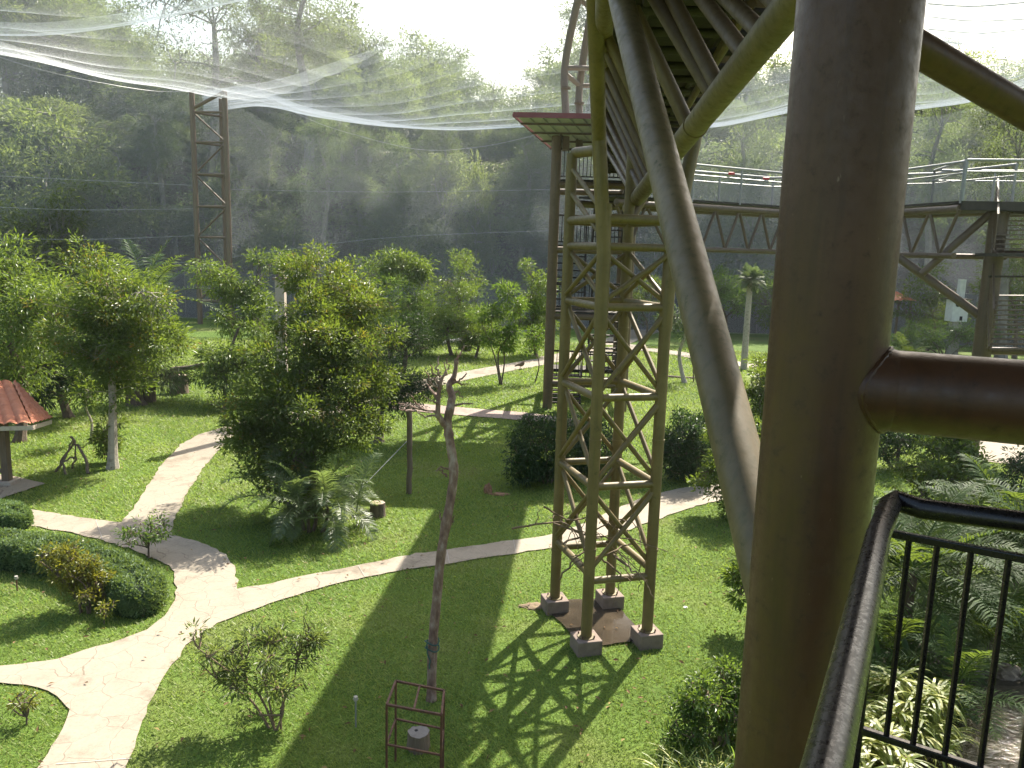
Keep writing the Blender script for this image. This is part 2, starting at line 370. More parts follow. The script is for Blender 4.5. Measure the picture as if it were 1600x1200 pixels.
def sample_blobs(blobs, n, g, inner=.35, lump=.28, sub=None):
    sub = (0 if inner >= .5 else int(7+n/15)) if sub is None else sub
    if sub and n > 40:
        k = int(n*.13); c0_, o0_, r0_ = sample_blobs(blobs, k, g, inner, lump, 0)
        sc_, so_, _ = sample_blobs(blobs, sub, g, max(inner, .5), lump, 0)
        mr = np.mean([b[1].mean() for b in blobs]); sr = mr*(.30+.26*g.random(sub)); ix = g.integers(0, sub, n-k)
        d = rand_dir(g, n-k); q = .3+.7*g.random(n-k)**.6
        P = sc_[ix]+d*(sr[ix]*q)[:, None]*np.array([1, 1, .72])
        return np.concatenate([c0_, P]), nrm(np.concatenate([o0_, d*.8+so_[ix]*.5+np.array([0, 0, .1])])), np.concatenate([r0_, q])
    wt = np.array([(b[1][0]*b[1][1]*b[1][2])**.67 for b in blobs]); wt /= wt.sum()
    ix = g.choice(len(blobs), n, p=wt); Cc = np.array([b[0] for b in blobs])[ix]; Rr = np.array([b[1] for b in blobs])[ix]
    d = rand_dir(g, n)
    ph = g.random(9)*6
    lum = 1+lump*(np.sin(d[:, 0]*4.3+ph[0]+ix)*np.sin(d[:, 1]*3.7+ph[1]+2*ix)+.6*np.sin(d[:, 2]*6.1+ph[2]+d[:, 0]*5+ix))
    r = (inner+(1-inner)*g.random(n)**.6)*lum
    return Cc+d*Rr*r[:, None], nrm(d*Rr[:, ::1].mean(1, keepdims=True)), r
def wood_for(base, blobs, centers, g, r0, stems=1, limbs=7, twigs=True, bend=.06, nside=8, twig_r=.008):
    b = MB(); base = np.asarray(base, float)
    top_i = int(np.argmax([q[0][2] for q in blobs]))
    allc = np.mean([q[0] for q in blobs], 0)
    ends = []; pts = []
    for s in range(stems):
        tgt = allc if stems == 1 else blobs[s % len(blobs)][0]
        tgt = tgt*.5+blobs[top_i][0]*.5 if stems == 1 else tgt
        tgt = np.array(tgt)+(0 if stems == 1 else g.normal(0, .12, 3))
        off = np.zeros(3) if stems == 1 else np.array([g.normal(0, r0*1.6), g.normal(0, r0*1.6), 0])
        h = max(.05, tgt[2]-base[2])
        m1 = base+off+(tgt-base)*np.array([.25, .25, .4])+g.normal(0, bend*h, 3)*np.array([1, 1, .2])
        m2 = base+off+(tgt-base)*np.array([.65, .65, .75])+g.normal(0, bend*h, 3)*np.array([1, 1, .2])
        L = smooth_line([base+off-np.array([0, 0, .08]), m1, m2, tgt], 14)
        rr = np.linspace(1, .35, 14)*r0*(1 if stems == 1 else .7); rr[0] *= 1.5; rr[1] *= 1.12
        b.tube(L, rr, nside)
        for p, q in list(zip(L, rr))[4:]: pts.append((p, q))
    idx = g.choice(len(centers), min(limbs*stems, len(centers)), replace=False)
    trunk = np.array([p for p, _ in pts]); tr = np.array([q for _, q in pts])
    extra = []
    for i in idx:
        c = centers[i]; d = np.linalg.norm(trunk-c, axis=1)+np.maximum(0, trunk[:, 2]-c[2]+.2)*2
        k = int(np.argmin(d)); a = trunk[k]
        m = (a+c)/2+g.normal(0, .08*np.linalg.norm(c-a), 3)+np.array([0, 0, .06])*np.linalg.norm(c-a)
        L = smooth_line([a, m, c], 8); rr = np.linspace(min(max(tr[k]*.45, twig_r*1.6), .05+.3*r0), twig_r, 8)*np.linspace(1, .8, 8); b.tube(L, rr, 6)
        extra += list(zip(L, rr))
    if twigs:
        ap = np.concatenate([trunk, np.array([p for p, _ in extra])]) if extra else trunk
        for c in centers:
            k = int(np.argmin(np.linalg.norm(ap-c, axis=1))); a = ap[k]
            if np.linalg.norm(c-a) < .05: continue
            m = (a+c)/2+g.normal(0, .1*np.linalg.norm(c-a), 3)
            b.tube([a, m, c], [twig_r*1.3, twig_r, twig_r*.5], 4, False)
    return b
def tree(name, label, cat, base, blobs, ncl, per, leaf, m, r0=.08, seed=1, cs=.16, bark='bark', stems=1, limbs=8, twigs=True, droop=.15, outw=.7,
         young=0., inner=.35, lump=.28, group=None, crown='crown', bend=.06, extra_bias=0, flat=.55):
    g = np.random.default_rng(seed); base = np.asarray(base, float)
    root = thing(name, label, cat, group, base)
    cen, out, r = sample_blobs(blobs, ncl, g, inner, lump)
    cen = cen[cen[:, 2] > base[2]+.12]; out = out[:len(cen)]
    yf = None
    if young:
        top = (cen[:, 2]-cen[:, 2].min())/max(1e-6, np.ptp(cen[:, 2])); yf = g.random(len(cen)) < young*(.3+1.5*top**2)
    V, Fc, t = leaves_for(cen, out, per, leaf[0], leaf[1], cs, g, droop, outw, flat=flat, young=yf)
    link(crown, fast_mesh(crown, V-base, Fc, t), m, root)
    wood_for(base, blobs, cen[g.choice(len(cen), min(len(cen), 260), replace=False)], g, r0, stems, limbs, twigs, bend).build('trunk' if stems == 1 else 'stems', bark, root, offset=base)
    return root
def frond_geo(origin, az, el, length, g, pairs=34, lf=.3, w=.022, droopk=.9, vee=.5, twist=0):
    n = 16; d = np.array([math.cos(az)*math.cos(el), math.sin(az)*math.cos(el), math.sin(el)])
    P = [np.array(origin, float)]; step = length/n
    for i in range(n):
        d = nrm(d+np.array([0, 0, -droopk/n*(.4+1.4*i/n)])); P.append(P[-1]+d*step)
    P = np.array(P); T = nrm(np.gradient(P, axis=0))
    S = nrm(np.cross(T, [0, 0, 1.])); Up = np.cross(S, T)
    rt = MB(); rt.tube(P, np.linspace(.014, .003, n+1)*max(1, length/1.6), 5, False)
    q = np.linspace(.16, .99, pairs); I = q*n; i0 = np.minimum(I.astype(int), n-1); u = (I-i0)[:, None]
    pp = P[i0]*(1-u)+P[i0+1]*u; tt = T[i0]; ss = S[i0]; uu = Up[i0]
    ll = lf*np.sin(np.clip(q*.86+.16, 0, 1)*math.pi)**.6
    Vs = []; Fs = []; ts = []; off = 0
    for sg in (-1, 1):
        D = nrm(ss*sg*.85+tt*.55+uu*vee*.5+g.normal(0, .10, (pairs, 3)))
        D2 = nrm(D+np.array([0, 0, -.45])); L = ll*(.85+.3*g.random(pairs)); wv = w*(.8+.4*g.random(pairs))
        side = nrm(np.cross(D, uu)); a = pp; b_ = pp+D*(L*.5)[:, None]; c = b_+D2*(L*.5)[:, None]
        V = np.stack([a-side*wv[:, None]*.3, a+side*wv[:, None]*.3, b_+side*wv[:, None]*.55, b_-side*wv[:, None]*.55, c+side*wv[:, None]*.06, c-side*wv[:, None]*.06], 1)
        bb = np.arange(pairs)[:, None]*6
        Fs.append((np.concatenate([bb+np.array([0, 1, 2, 3]), bb+np.array([3, 2, 4, 5])], 1)).reshape(-1, 4)+off); off += pairs*6
        Vs.append(V.reshape(-1, 3)); ts.append(np.repeat(g.random(pairs)*.6+.2, 2))
    rv = np.concatenate(rt.v); rf = np.array([f for f in rt.f if len(f) == 4])+off
    return np.concatenate(Vs+[rv]), np.concatenate(Fs+[rf]), np.concatenate(ts+[np.full(len(rf), .85)])
def palm(name, label, base, hub_z, nf, length, m='leaf_palm', seed=1, trunk_r=.06, lf=.3, w=.022, pairs=34, el=(.1, 1.3), droopk=.9, cat='palm', group=None, stems=1, spread=.1, tint=None, bark='bark', trunk=True, az=None):
    g = np.random.default_rng(seed); base = np.asarray(base, float); root = thing(name, label, cat, group, base)
    for i in range(nf):
        a = (i*2.39996+g.normal(0, .2)) if az is None else az[i % len(az)]+g.normal(0, .12)
        e = el[0]+(el[1]-el[0])*((i+.5)/nf)**.9+g.normal(0, .08)
        o = np.array([g.normal(0, spread), g.normal(0, spread), hub_z])
        V, Fc, t = frond_geo(o, a, e, length*(.75+.35*g.random()), g, pairs, lf, w, droopk)
        link('frond', fast_mesh('frond', V, Fc, np.clip(t+g.normal(0, .12), 0, 1)), m, root)
    if trunk:
        b = MB()
        for s in range(stems):
            o = np.array([g.normal(0, spread*.8), g.normal(0, spread*.8), 0]) if stems > 1 else np.zeros(3)
            L = smooth_line([o*.6+np.array([0, 0, -.08]), o*.8+np.array([g.normal(0, .03), g.normal(0, .03), hub_z*.5]), o+np.array([0, 0, hub_z+.05])], 12)
            k = np.arange(12); b.tube(L, trunk_r*(1.25-.35*k/11)*(1+.06*(k % 2)), 10)
        b.build('trunk' if stems == 1 else 'stems', bark, root)
    return root
def strap_clump(name, label, base, n, length, w, m, seed, spread=.3, cat='plant', group=None, upright=.9, droopk=1.6, heads=1, headh=0.):
    """rosettes of arching strap leaves"""
    g = np.random.default_rng(seed); base = np.asarray(base, float); root = thing(name, label, cat, group, base)
    Vs = []; Fs = []; ts = []; off = 0; hs = [np.array([g.normal(0, spread), g.normal(0, spread), headh*(.4+.8*g.random())]) for _ in range(heads)]
    for i in range(n):
        o = hs[i % heads]+(g.normal(0, .02, 3)*np.array([1, 1, 0])); az = g.random()*6.283; e = upright*(.35+.8*g.random()); L = length*(.6+.55*g.random()); k = 6
        d = np.array([math.cos(az)*math.cos(e), math.sin(az)*math.cos(e), math.sin(e)]); P = [o]
        for j in range(k): d = nrm(d+np.array([0, 0, -droopk/k*(.3+j/k)])); P.append(P[-1]+d*L/k)
        P = np.array(P); S = np.array([-math.sin(az), math.cos(az), 0.]); ww = w*np.array([.6, 1, 1, .92, .75, .45, .05])
        V = np.concatenate([P+S*ww[:, None]/2, P-S*ww[:, None]/2]); q = np.arange(k)
        Fs.append(np.stack([q, q+1, q+1+k+1, q+k+1], 1)+off); Vs.append(V); off += len(V); ts.append(np.full(k, g.random()))
    link('leaves', fast_mesh('leaves', np.concatenate(Vs), np.concatenate(Fs), np.concatenate(ts)), m, root)
    if headh:
        b = MB()
        for h in hs: b.tube([np.array([h[0]*.5, h[1]*.5, -.05]), h*np.array([.8, .8, .5]), h+np.array([0, 0, .03])], [.02, .016, .012], 6)
        b.build('stems', 'twig', root)
    return root

# ================================================================== SETTING
def Gp(pts, z=0.0): return np.array([G(x, y, z)[:2] for x, y in pts])
P_MAIN = [(203, 1200), (222, 1130), (245, 1080), (262, 1050), (290, 1010), (340, 975), (420, 945), (520, 915), (620, 893), (700, 882), (800, 866), (860, 857), (920, 845), (985, 828), (1045, 806),
          (1100, 788), (1150, 776), (1150, 755), (1060, 764), (1000, 780), (960, 797), (905, 822), (860, 837), (800, 845), (700, 860), (640, 868), (560, 885), (480, 900), (420, 913), (371, 921), (371, 895), (357, 872), (332, 855),
          (300, 845), (268, 837), (272, 815), (290, 775), (320, 730), (345, 700), (368, 680), (400, 664), (440, 652), (470, 646), (440, 642), (400, 652), (350, 668), (310, 680), (280, 697), (250, 730), (225, 770), (206, 798),
          (190, 818), (150, 813), (100, 805), (50, 797), (20, 790), (0, 783), (-90, 760), (-150, 752), (-150, 772), (-60, 800), (0, 812), (50, 823), (110, 832), (160, 845), (210, 862), (250, 878), (270, 890), (276, 915), (272, 940), (255, 965), (230, 985), (190, 1002),
          (130, 1018), (70, 1035), (0, 1043), (-120, 1055), (-700, 1090), (-700, 1150), (-120, 1085), (0, 1068), (60, 1075), (90, 1090), (108, 1105), (105, 1125), (90, 1155), (75, 1180), (60, 1205), (40, 1260), (10, 1330), (150, 1330), (180, 1260)]
def ribbon(pts, wd):
    L = smooth_line([[*G(x, y)[:2], 0] for x, y in pts], 40)[:, :2]
    T = nrm(np.gradient(L, axis=0)); N = np.stack([-T[:, 1], T[:, 0]], 1)
    return np.concatenate([L+N*wd/2, (L-N*wd/2)[::-1]])
POLYS = [('path', Gp(P_MAIN), 'path', .02),
         ('path_behind_trees', ribbon([(405, 662), (470, 650), (540, 636), (600, 622), (660, 602), (724, 588), (820, 570), (900, 556), (1000, 540)], 1.45), 'path', .024),
         ('path_branch', ribbon([(590, 629), (640, 636), (680, 640), (750, 646), (820, 652), (900, 664)], 1.25), 'paths', .028),
         ('path_far', ribbon([(860, 561), (940, 547), (1000, 546), (1060, 553), (1140, 567), (1260, 585)], 1.5), 'path', .032),
         ('path_back', ribbon([(950, 540), (990, 524), (1030, 513), (1100, 504), (1240, 501)], 2.0), 'path', .036),
         ('path_shelter', Gp([(0, 781), (-60, 770), (-40, 735), (18, 745), (72, 757), (30, 771)]), 'path', .028),
         ('path_landing', Gp([(1490, 690), (1480, 668), (1720, 640), (1760, 700), (1640, 735), (1540, 722)]), 'path', .024),
         ('wet_pad', Gp([(850, 950), (868, 940), (945, 938), (968, 952), (1003, 992), (1000, 1004), (930, 1012), (905, 1004)]), 'wetcon', .03),
         ('pond_bank', Gp([(1330, 1010), (1400, 1008), (1493, 1043), (1600, 1062), (1720, 1058), (1760, 1330), (1380, 1330), (1360, 1120)]), 'mud', .03),
         ('pond_water', Gp([(1430, 1080), (1493, 1084), (1560, 1094), (1720, 1090), (1740, 1320), (1420, 1320), (1390, 1180)]), 'water', .045)]
def poly_obj(name, P, m, z):
    me = bpy.data.meshes.new(name); me.from_pydata([(p[0], p[1], z) for p in P], [], [tuple(range(len(P)))])
    import bmesh
    bm = bmesh.new(); bm.from_mesh(me); bmesh.ops.triangulate(bm, faces=bm.faces[:], ngon_method='EAR_CLIP')
    for f in bm.faces:
        if f.normal.z < 0: f.normal_flip()
    bm.to_mesh(me); bm.free()
    return tag(link(name, me, m), kind='structure')
def rough(P, amp, step):
    g = np.random.default_rng(len(P)); out = []
    for i in range(len(P)):
        a, b_ = P[i], P[(i+1) % len(P)]; m_ = max(1, min(60, int(np.linalg.norm(b_-a)/step)))
        for j in range(m_): out.append(a+(b_-a)*j/m_+(g.normal(0, amp, 2) if j or m_ > 1 else 0))
    return np.array(out)
def rounded(P):
    Q = np.concatenate([P[-2:], P, P[:2]]); L = smooth_line([[*p, 0] for p in Q], len(Q)*4)[:, :2]; return L[8:-8]
POLYS = [(a, rough(P, {'wet_pad': .008}.get(a, .016 if a.startswith('path') else .03), .14), m, z)  for a, P, m, z in POLYS]
for nme, P, m, z in POLYS: poly_obj(nme, P, m, z)
def joint(p, q):
    p, q = G(*p)[:2], G(*q)[:2]; n_ = nrm(np.array([q[1]-p[1], p[0]-q[0]]))*.0045; poly_obj('path_joint', np.array([p-n_, q-n_, q+n_, p+n_]), 'greycon', .0275)
for a, b_ in (((262, 727), (318, 729)), ((698, 861), (702, 881)), ((560, 886), (570, 903)), ((150, 815), (160, 843)), ((88, 1197), (206, 1188)), ((802, 845), (806, 865))): joint(a, b_)
def inside(P, x, y):
    c = np.zeros(len(x), bool); j = len(P)-1
    for i in range(len(P)):
        a = P[i]; b = P[j]
        hit = ((a[1] > y) != (b[1] > y)) & (x < (b[0]-a[0])*(y-a[1])/(b[1]-a[1]+1e-12)+a[0]); c ^= hit; j = i
    return c
# ground sheet
n = 60
gx, gy = np.meshgrid(np.linspace(-120, 120, n), np.linspace(-40, 120, n), indexing='ij')
gz = np.zeros_like(gx)
V = np.stack([gx, gy, gz], -1).reshape(-1, 3); I = np.arange(n*n).reshape(n, n)
Fq = np.stack([I[:-1, :-1], I[1:, :-1], I[1:, 1:], I[:-1, 1:]], -1).reshape(-1, 4)
tag(link('lawn_ground', fast_mesh('lawn_ground', V, Fq, smooth=True), 'lawn'), kind='structure')

# edge of the enclosure and the wooded bank behind it
def edge_y(x):
    x = np.asarray(x, float)
    return 57.0-.45*np.maximum(0, np.abs(x+2)-22)
def hill_z(x, y):
    d = y-edge_y(x)-3.0
    lum = 1.6*np.sin(x*.21+1)+1.1*np.sin(x*.47+y*.13)
    s = np.clip((d+lum*.5)/9, 0, 1); s = s*s*(3-2*s)
    up = np.clip((d-8)/50, 0, 1)
    side = np.clip((np.abs(x-6)-4)/24, 0, 1)
    return s*(10.5+1.5*side)+up*(3+4*side)+.5*np.sin(x*.9+y*.6)*s-.3
nx, ny = 150, 90
hx, hv = np.meshgrid(np.linspace(-110, 110, nx), np.linspace(0, 1, ny), indexing='ij')
hy = edge_y(hx)+1.0+hv**1.5*110
hz = hill_z(hx, hy)+rng.normal(0, .12, hx.shape)
V = np.stack([hx, hy, hz], -1).reshape(-1, 3); I = np.arange(nx*ny).reshape(nx, ny)
Fq = np.stack([I[:-1, :-1], I[1:, :-1], I[1:, 1:], I[:-1, 1:]], -1).reshape(-1, 4)
tag(link('hill', fast_mesh('hill', V, Fq, smooth=True), 'bank'), kind='structure')

# ---- grass
def grass():
    N = 620000
    g = np.random.default_rng(3)
    u = g.random(N)
    r0, r1 = 6.0, 48.0
    r = (r0**.75+u*(r1**.75-r0**.75))**(1/.75)
    th = (g.random(N)-.5)*R(84)
    x = r*np.sin(th); y = r*np.cos(th)
    ok = y < edge_y(x)
    for nme, P, m, z in POLYS: ok &= ~inside(P, x, y)
    x, y, r = x[ok], y[ok], r[ok]; k = len(x)
    pat = .5+.5*np.sin(x*.9+1.7*np.sin(y*.5))*np.sin(y*.8+1.3*np.sin(x*.7))
    hgt = (.018+.026*g.random(k))*(1+.04*np.maximum(0, r-10))*(.8+.5*pat)
    wd = (.008+.006*g.random(k))*(1+.085*np.maximum(0, r-8))
    az = g.random(k)*6.283; lean = .6+1.2*g.random(k)
    B = np.stack([x, y, np.full(k, .0)], 1); S = np.stack([np.cos(az), np.sin(az), np.zeros(k)], 1)
    Ld = np.stack([-np.sin(az), np.cos(az), np.zeros(k)], 1)
    tip = B+np.stack([np.zeros(k), np.zeros(k), hgt], 1)+Ld*(hgt*lean)[:, None]
    V = np.stack([B-S*wd[:, None]/2, B+S*wd[:, None]/2, tip], 1).reshape(-1, 3)
    pat2 = .5+.5*np.sin(x*.31+2*np.sin(y*.23+1))*np.sin(y*.27+1.5*np.sin(x*.4+2)); pat3 = np.sin(x*2.3+2*np.sin(y*1.7))*np.sin(y*2.6+1.5*np.sin(x*2.9))
    t = np.clip(.12+.34*g.random(k)+.26*(pat-.3)+.30*pat2+.12*pat3, 0, 1)
    o = link('grass', fast_mesh('grass', V, np.arange(3*k).reshape(-1, 3), t), 'grass')
    tag(o, 'short bright green lawn grass between the pale paths', None, None, 'stuff')
grass()

def fallen():
    g = np.random.default_rng(17); k = 2600; r = 6.5+g.random(k)**.8*32; th = (g.random(k)-.5)*R(80); x = r*np.sin(th); y = r*np.cos(th)
    ok = (y < edge_y(x))&~inside(POLYS[-1][1], x, y)&(np.hypot(x, y) > 6); on_path = inside(POLYS[0][1], x, y); ok &= ~on_path|(g.random(k) < .3); x, y = x[ok], y[ok]; k = len(x)
    P = np.stack([x, y, .045+.012*g.random(k)], 1); D = rand_dir(g, k)*np.array([1, 1, .15]); N = nrm(g.normal(0, .25, (k, 3))+np.array([0, 0, 1.]))
    V, Fc, t = leaf_geo(P, D, N, .05+.06*g.random(k), .022+.022*g.random(k), tint=g.random(k))
    tag(link('fallen_leaves', fast_mesh('fallen_leaves', V, Fc, t), 'litterleaf'), 'dry fallen leaves scattered over lawn and paths', None, None, 'stuff')
MT['litterleaf'] = leafmat('litter_leaf', [(.0, (.06, .035, .018)), (.6, (.16, .10, .05)), (1., (.26, .20, .08))], rough=.8, trans=.1, tcol=(.2, .12, .04), vary=0, spec=.2)
fallen()

# ================================================================== STEEL
class Steel:
    def __init__(s, name, label, cat, base, group=None):
        s.base = np.asarray(base, float); s.root = thing(name, label, cat, group, s.base)
    def tube(s, name, P, r, m, n=14, parent=None):
        b = MB(); b.tube(P, r, n); return b.build(name, m, parent or s.root, offset=s.base)
    def mb(s, name, b, m, parent=None, smooth=True, bevel=0):
        return b.build(name, m, parent or s.root, smooth=smooth, bevel=bevel, offset=s.base)

# ---- near pillar
pc = U(1287, 600, 2.68); PX, PY = pc[0], pc[1]
ZD = 8.0                                            # underside of the footbridge
pil = Steel('steel_pillar', 'thick brown steel pillar standing close beside the dark railing', 'pillar', (PX, PY, 0))
pil.tube('shaft', [(PX, PY, 0), (PX, PY, 3), (PX, PY, 5), (PX, PY, ZD)], .187, 'brown', 48)
a = U(1287, 601, 2.66); b_ = U(1720, 640, 2.42)
pil.tube('cross_beam', [a, b_], .132, 'brown', 40)
j0 = a+(b_-a)*.265; j1 = a+(b_-a)*.235
pil.tube('weld_collar', [a+(b_-a)*.12, j1, j0], [.141, .139, .133], 'brown', 40)
ax_ = nrm(b_-a); sx_ = nrm(np.cross(ax_, [0, 0, 1.])); sz_ = np.cross(sx_, ax_); bead = []
for q in np.linspace(0, 2*math.pi, 73):
    o_ = a+.1345*(math.cos(q)*sx_+math.sin(q)*sz_); lo, hi = 0., .6
    for _ in range(30):
        m_ = (lo+hi)/2; p_ = o_+ax_*m_
        if math.hypot(p_[0]-PX, p_[1]-PY) < .188: lo = m_
        else: hi = m_
    bead.append(o_+ax_*(lo+.004+.0015*math.sin(q*37)))
pil.tube('weld_bead', np.array(bead), .0085*np.array([1+.18*math.sin(i*2.3) for i in range(73)]), 'brown', 8)
pil.tube('roof_brace', [U(1330, 15, 3.1), U(1730, 250, 3.7)], .068, 'brown', 24)

# ---- footbridge overhead
def bx(y): return .095*y+.02
def chord(y, side): return np.array([bx(y)+(0 if side < 0 else 1.75), y, ZD-.12])
br = Steel('footbridge', 'covered steel footbridge overhead, seen from below with rows of slanting tubes', 'bridge', (bx(12)+.87, 12, ZD))
Y0, Y1 = -1.5, 27.0
for s in (-1, 1): br.tube('bottom_chord', [chord(Y0, s), chord(12, s), chord(Y1, s)], .10, 'olive', 18)
dirb = nrm(np.array([.095, 1, 0])); rb = np.array([dirb[1], -dirb[0], 0])
deck = MB(); yy = Y0
while yy < Y1:
    c = (chord(yy, -1)+chord(yy, 1))/2; c[2] = ZD+.16
    deck.box(c, 1.72, .185, .05, rb, dirb); yy += .188
br.mb('deck', deck, 'deck', smooth=False)
for k in range(34):
    y = Y0+.5+k*.82
    br.tube('joist', [chord(y, -1)+[0, 0, .1], chord(y, 1)+[0, 0, .1]], .05, 'deck', 10)
for s in (-.5, .5):
    P = [(chord(y, -1)+chord(y, 1))/2+rb*s*.9+[0, 0, .16] for y in (Y0, 12, Y1)]
    br.tube('stringer', P, .05, 'deck', 8)
# unseen broad landing overhead, added to keep sun off the pillar and cross beam
ld = MB(); yy = -3.0
while yy < 6.2:
    ld.box((3.2+bx(yy), yy, ZD+.24), 7.4, .185, .05, rb, dirb); yy += .205
br.mb('landing', ld, 'deck', smooth=False)
# the long brace that rises from the pillar and the one that rises from the tower
brA = [U(962, -35, 7.2), U(1000, 202, 6.45), U(1062, 371, 5.15), U(1130, 630, 3.98), U(1172, 800, 3.45), (PX-.02, PY+.2, 4.15)]
q_ = np.array(U(1176, 800, 3.45)); brA = [brA[0], brA[0]+(q_-brA[0])*.5, q_, q_+(q_-brA[0])*.14]
br.tube('long_brace', smooth_line(brA, 24), np.full(24, .110), 'mossy', 24)
B0 = U(983, 326, 12.6); B1 = U(1235, 10, 4.55); B2 = B1+(B1-B0)*.16
def on_B(py):
    lo, hi = 0., 1.
    for _ in range(40):
        m_ = (lo+hi)/2
        if proj(B0+(B1-B0)*m_)[1] > py: lo = m_
        else: hi = m_
    return B0+(B1-B0)*lo
br.tube('long_brace', [B0, B1, B2], .108, 'mossy', 24)
br.tube('weld_collar', [B0+(B1-B0)*.66, B0+(B1-B0)*.662], .118, 'mossy', 24)
# slanting lacing tubes between the left chord and the long brace
def on_left(py):
    lo, hi = 4., 30.
    for _ in range(40):
        m_ = (lo+hi)/2
        if proj(chord(m_, -1))[1] < py: lo = m_
        else: hi = m_
    return chord(lo, -1)
for (yl, yr_, r_) in [(48, 254, .06), (70, 268, .05), (98, 276, .06), (122, 284, .05), (135, 292, .055), (165, 300, .05), (190, 306, .05), (214, 312, .045)]:
    p = on_left(yl); q = on_B(yr_); br.tube('lacing_tube', [p, p+(q-p)*1.02], r_, 'tan', 12)
for (x0, y0, d0, yr_, r_) in [(990, 15, 7.6, 205, .07), (1008, -30, 7.0, 156, .065), (1036, -30, 6.9, 145, .065), (1080, -25, 6.6, 92, .062), (1108, -30, 6.4, 58, .06), (1165, -40, 6.2, 20, .055)]:
    p = U(x0, y0, d0); q = on_B(yr_); br.tube('lacing_tube', [p, p+(q-p)*1.02], r_, 'tan', 12)
br.tube('lacing_tube', [U(1175, 5, 8.2), U(1095, 135, 10.5)], .05, 'tan', 10)
br.tube('lacing_tube', [U(1150, 35, 9.0), U(1075, 165, 11.5)], .05, 'tan', 10)

# ---- lattice tower with the concrete feet
feet_px = {'fl': (916, 994), 'fr': (1011, 984), 'bl': (867, 933), 'br': (953, 926)}
FZ = .21
foot = {k: G(*v, FZ)[:2] for k, v in feet_px.items()}
tc = np.mean(list(foot.values()), 0)
tw = Steel('lattice_tower', 'olive lattice tower on four pink concrete blocks in the lawn', 'tower', (*tc, 0))
zt = {'fl': zat(foot['fl'], 318), 'fr': zat(foot['fr'], 330), 'bl': zat(foot['bl'], 240), 'br': ZD-.1}
RL = .078
for k in foot:
    p = foot[k]; tw.tube('leg', [(*p, FZ-.02), (*p, 3), (*p, 6), (*p, zt[k])], RL, 'olive', 22)
ey = nrm(np.append(foot['fl']-foot['bl'], 0)); ex = nrm(np.append(foot['fr']-foot['fl'], 0))
for k in foot:
    b = MB(); b.box((*foot[k], FZ/2-.02), .355, .355, FZ+.04, ex, np.cross([0, 0, 1], ex)); tw.mb('footing', b, 'pinkcon', bevel=.012)
    tw.tube('base_flange', [(*foot[k], FZ), (*foot[k], FZ+.012)], .125, 'olive', 20)
for k in foot:
    for yq in (690, 515, 860):
        zq = zat(foot[k], yq); tw.tube('sleeve', [(*foot[k], zq), (*foot[k], zq+.035)], RL+.007, 'olive', 20)
    for a_ in (-1, 1):
        for c_ in (-1, 1):
            q = np.array([*foot[k], FZ+.012])+ex*.085*a_+np.cross([0, 0, 1], ex)*.085*c_; tw.tube('anchor_bolt', [q, q+[0, 0, .03]], .012, 'iron', 6)
levels = [zat(foot['fl'], y) for y in (897, 761, 622, 480, 385, 341)]
faces = [('bl', 'fl'), ('fl', 'fr'), ('fr', 'br'), ('br', 'bl')]
for i, z in enumerate(levels):
    for a, b_ in faces:
        dz = .10 if (a, b_) in (('fl', 'fr'), ('br', 'bl')) and i == 0 else 0
        tw.tube('ring_beam', [(*foot[a], z-dz), (*foot[b_], z-dz)], (.052 if i < 5 else .062), 'olive', 16)
    if i < 4:
        z1 = levels[i+1]
        for a, b_ in faces:
            A = np.array([*foot[a], 0.]); Bq = np.array([*foot[b_], 0.]); nrm_ = nrm(np.cross(Bq-A, [0, 0, 1]))*.027
            tw.tube('cross_brace', [A+[0, 0, z+.07]+nrm_, Bq+[0, 0, z1-.07]+nrm_], .034, 'olive', 12)
            tw.tube('cross_brace', [Bq+[0, 0, z+.07]-nrm_, A+[0, 0, z1-.07]-nrm_], .034, 'olive', 12)
tb = np.array([*foot['bl'], zt['bl']])
tw.tube('cap_beam', [U(898, 239, depth(tb)), U(942, 234, depth(tb)-.5)], .074, 'olive', 20)
for kk, y in (('bl', 300), ('bl', 262)):
    A = np.array([*foot[kk], zat(foot[kk], y)]); tw.tube('cross_brace', [A, np.array([*foot['fl'], zat(foot['fl'], y+75)])], .034, 'olive', 12)
A = np.array([*foot['fl'], zat(foot['fl'], 512)]); tw.tube('raking_leg', [A, np.array([*foot['fl'], zat(foot['fl'], 395)]), U(936, 215, 10.0), U(930, 20, 8.4), U(927, -60, 8.0)], .092, 'olive', 22)
A = np.array([*foot['fr'], zat(foot['fr'], 517)]); tw.tube('raking_leg', [A, np.array([*foot['fr'], zat(foot['fr'], 395)])+[.02, 0, 0], U(1088, 205, 10.6)], .092, 'olive', 22)
tw.tube('inner_strut', [np.array([*foot['br'], zat(foot['br'], 345)]), U(1035, 255, 11.8)], .08, 'tan', 14)

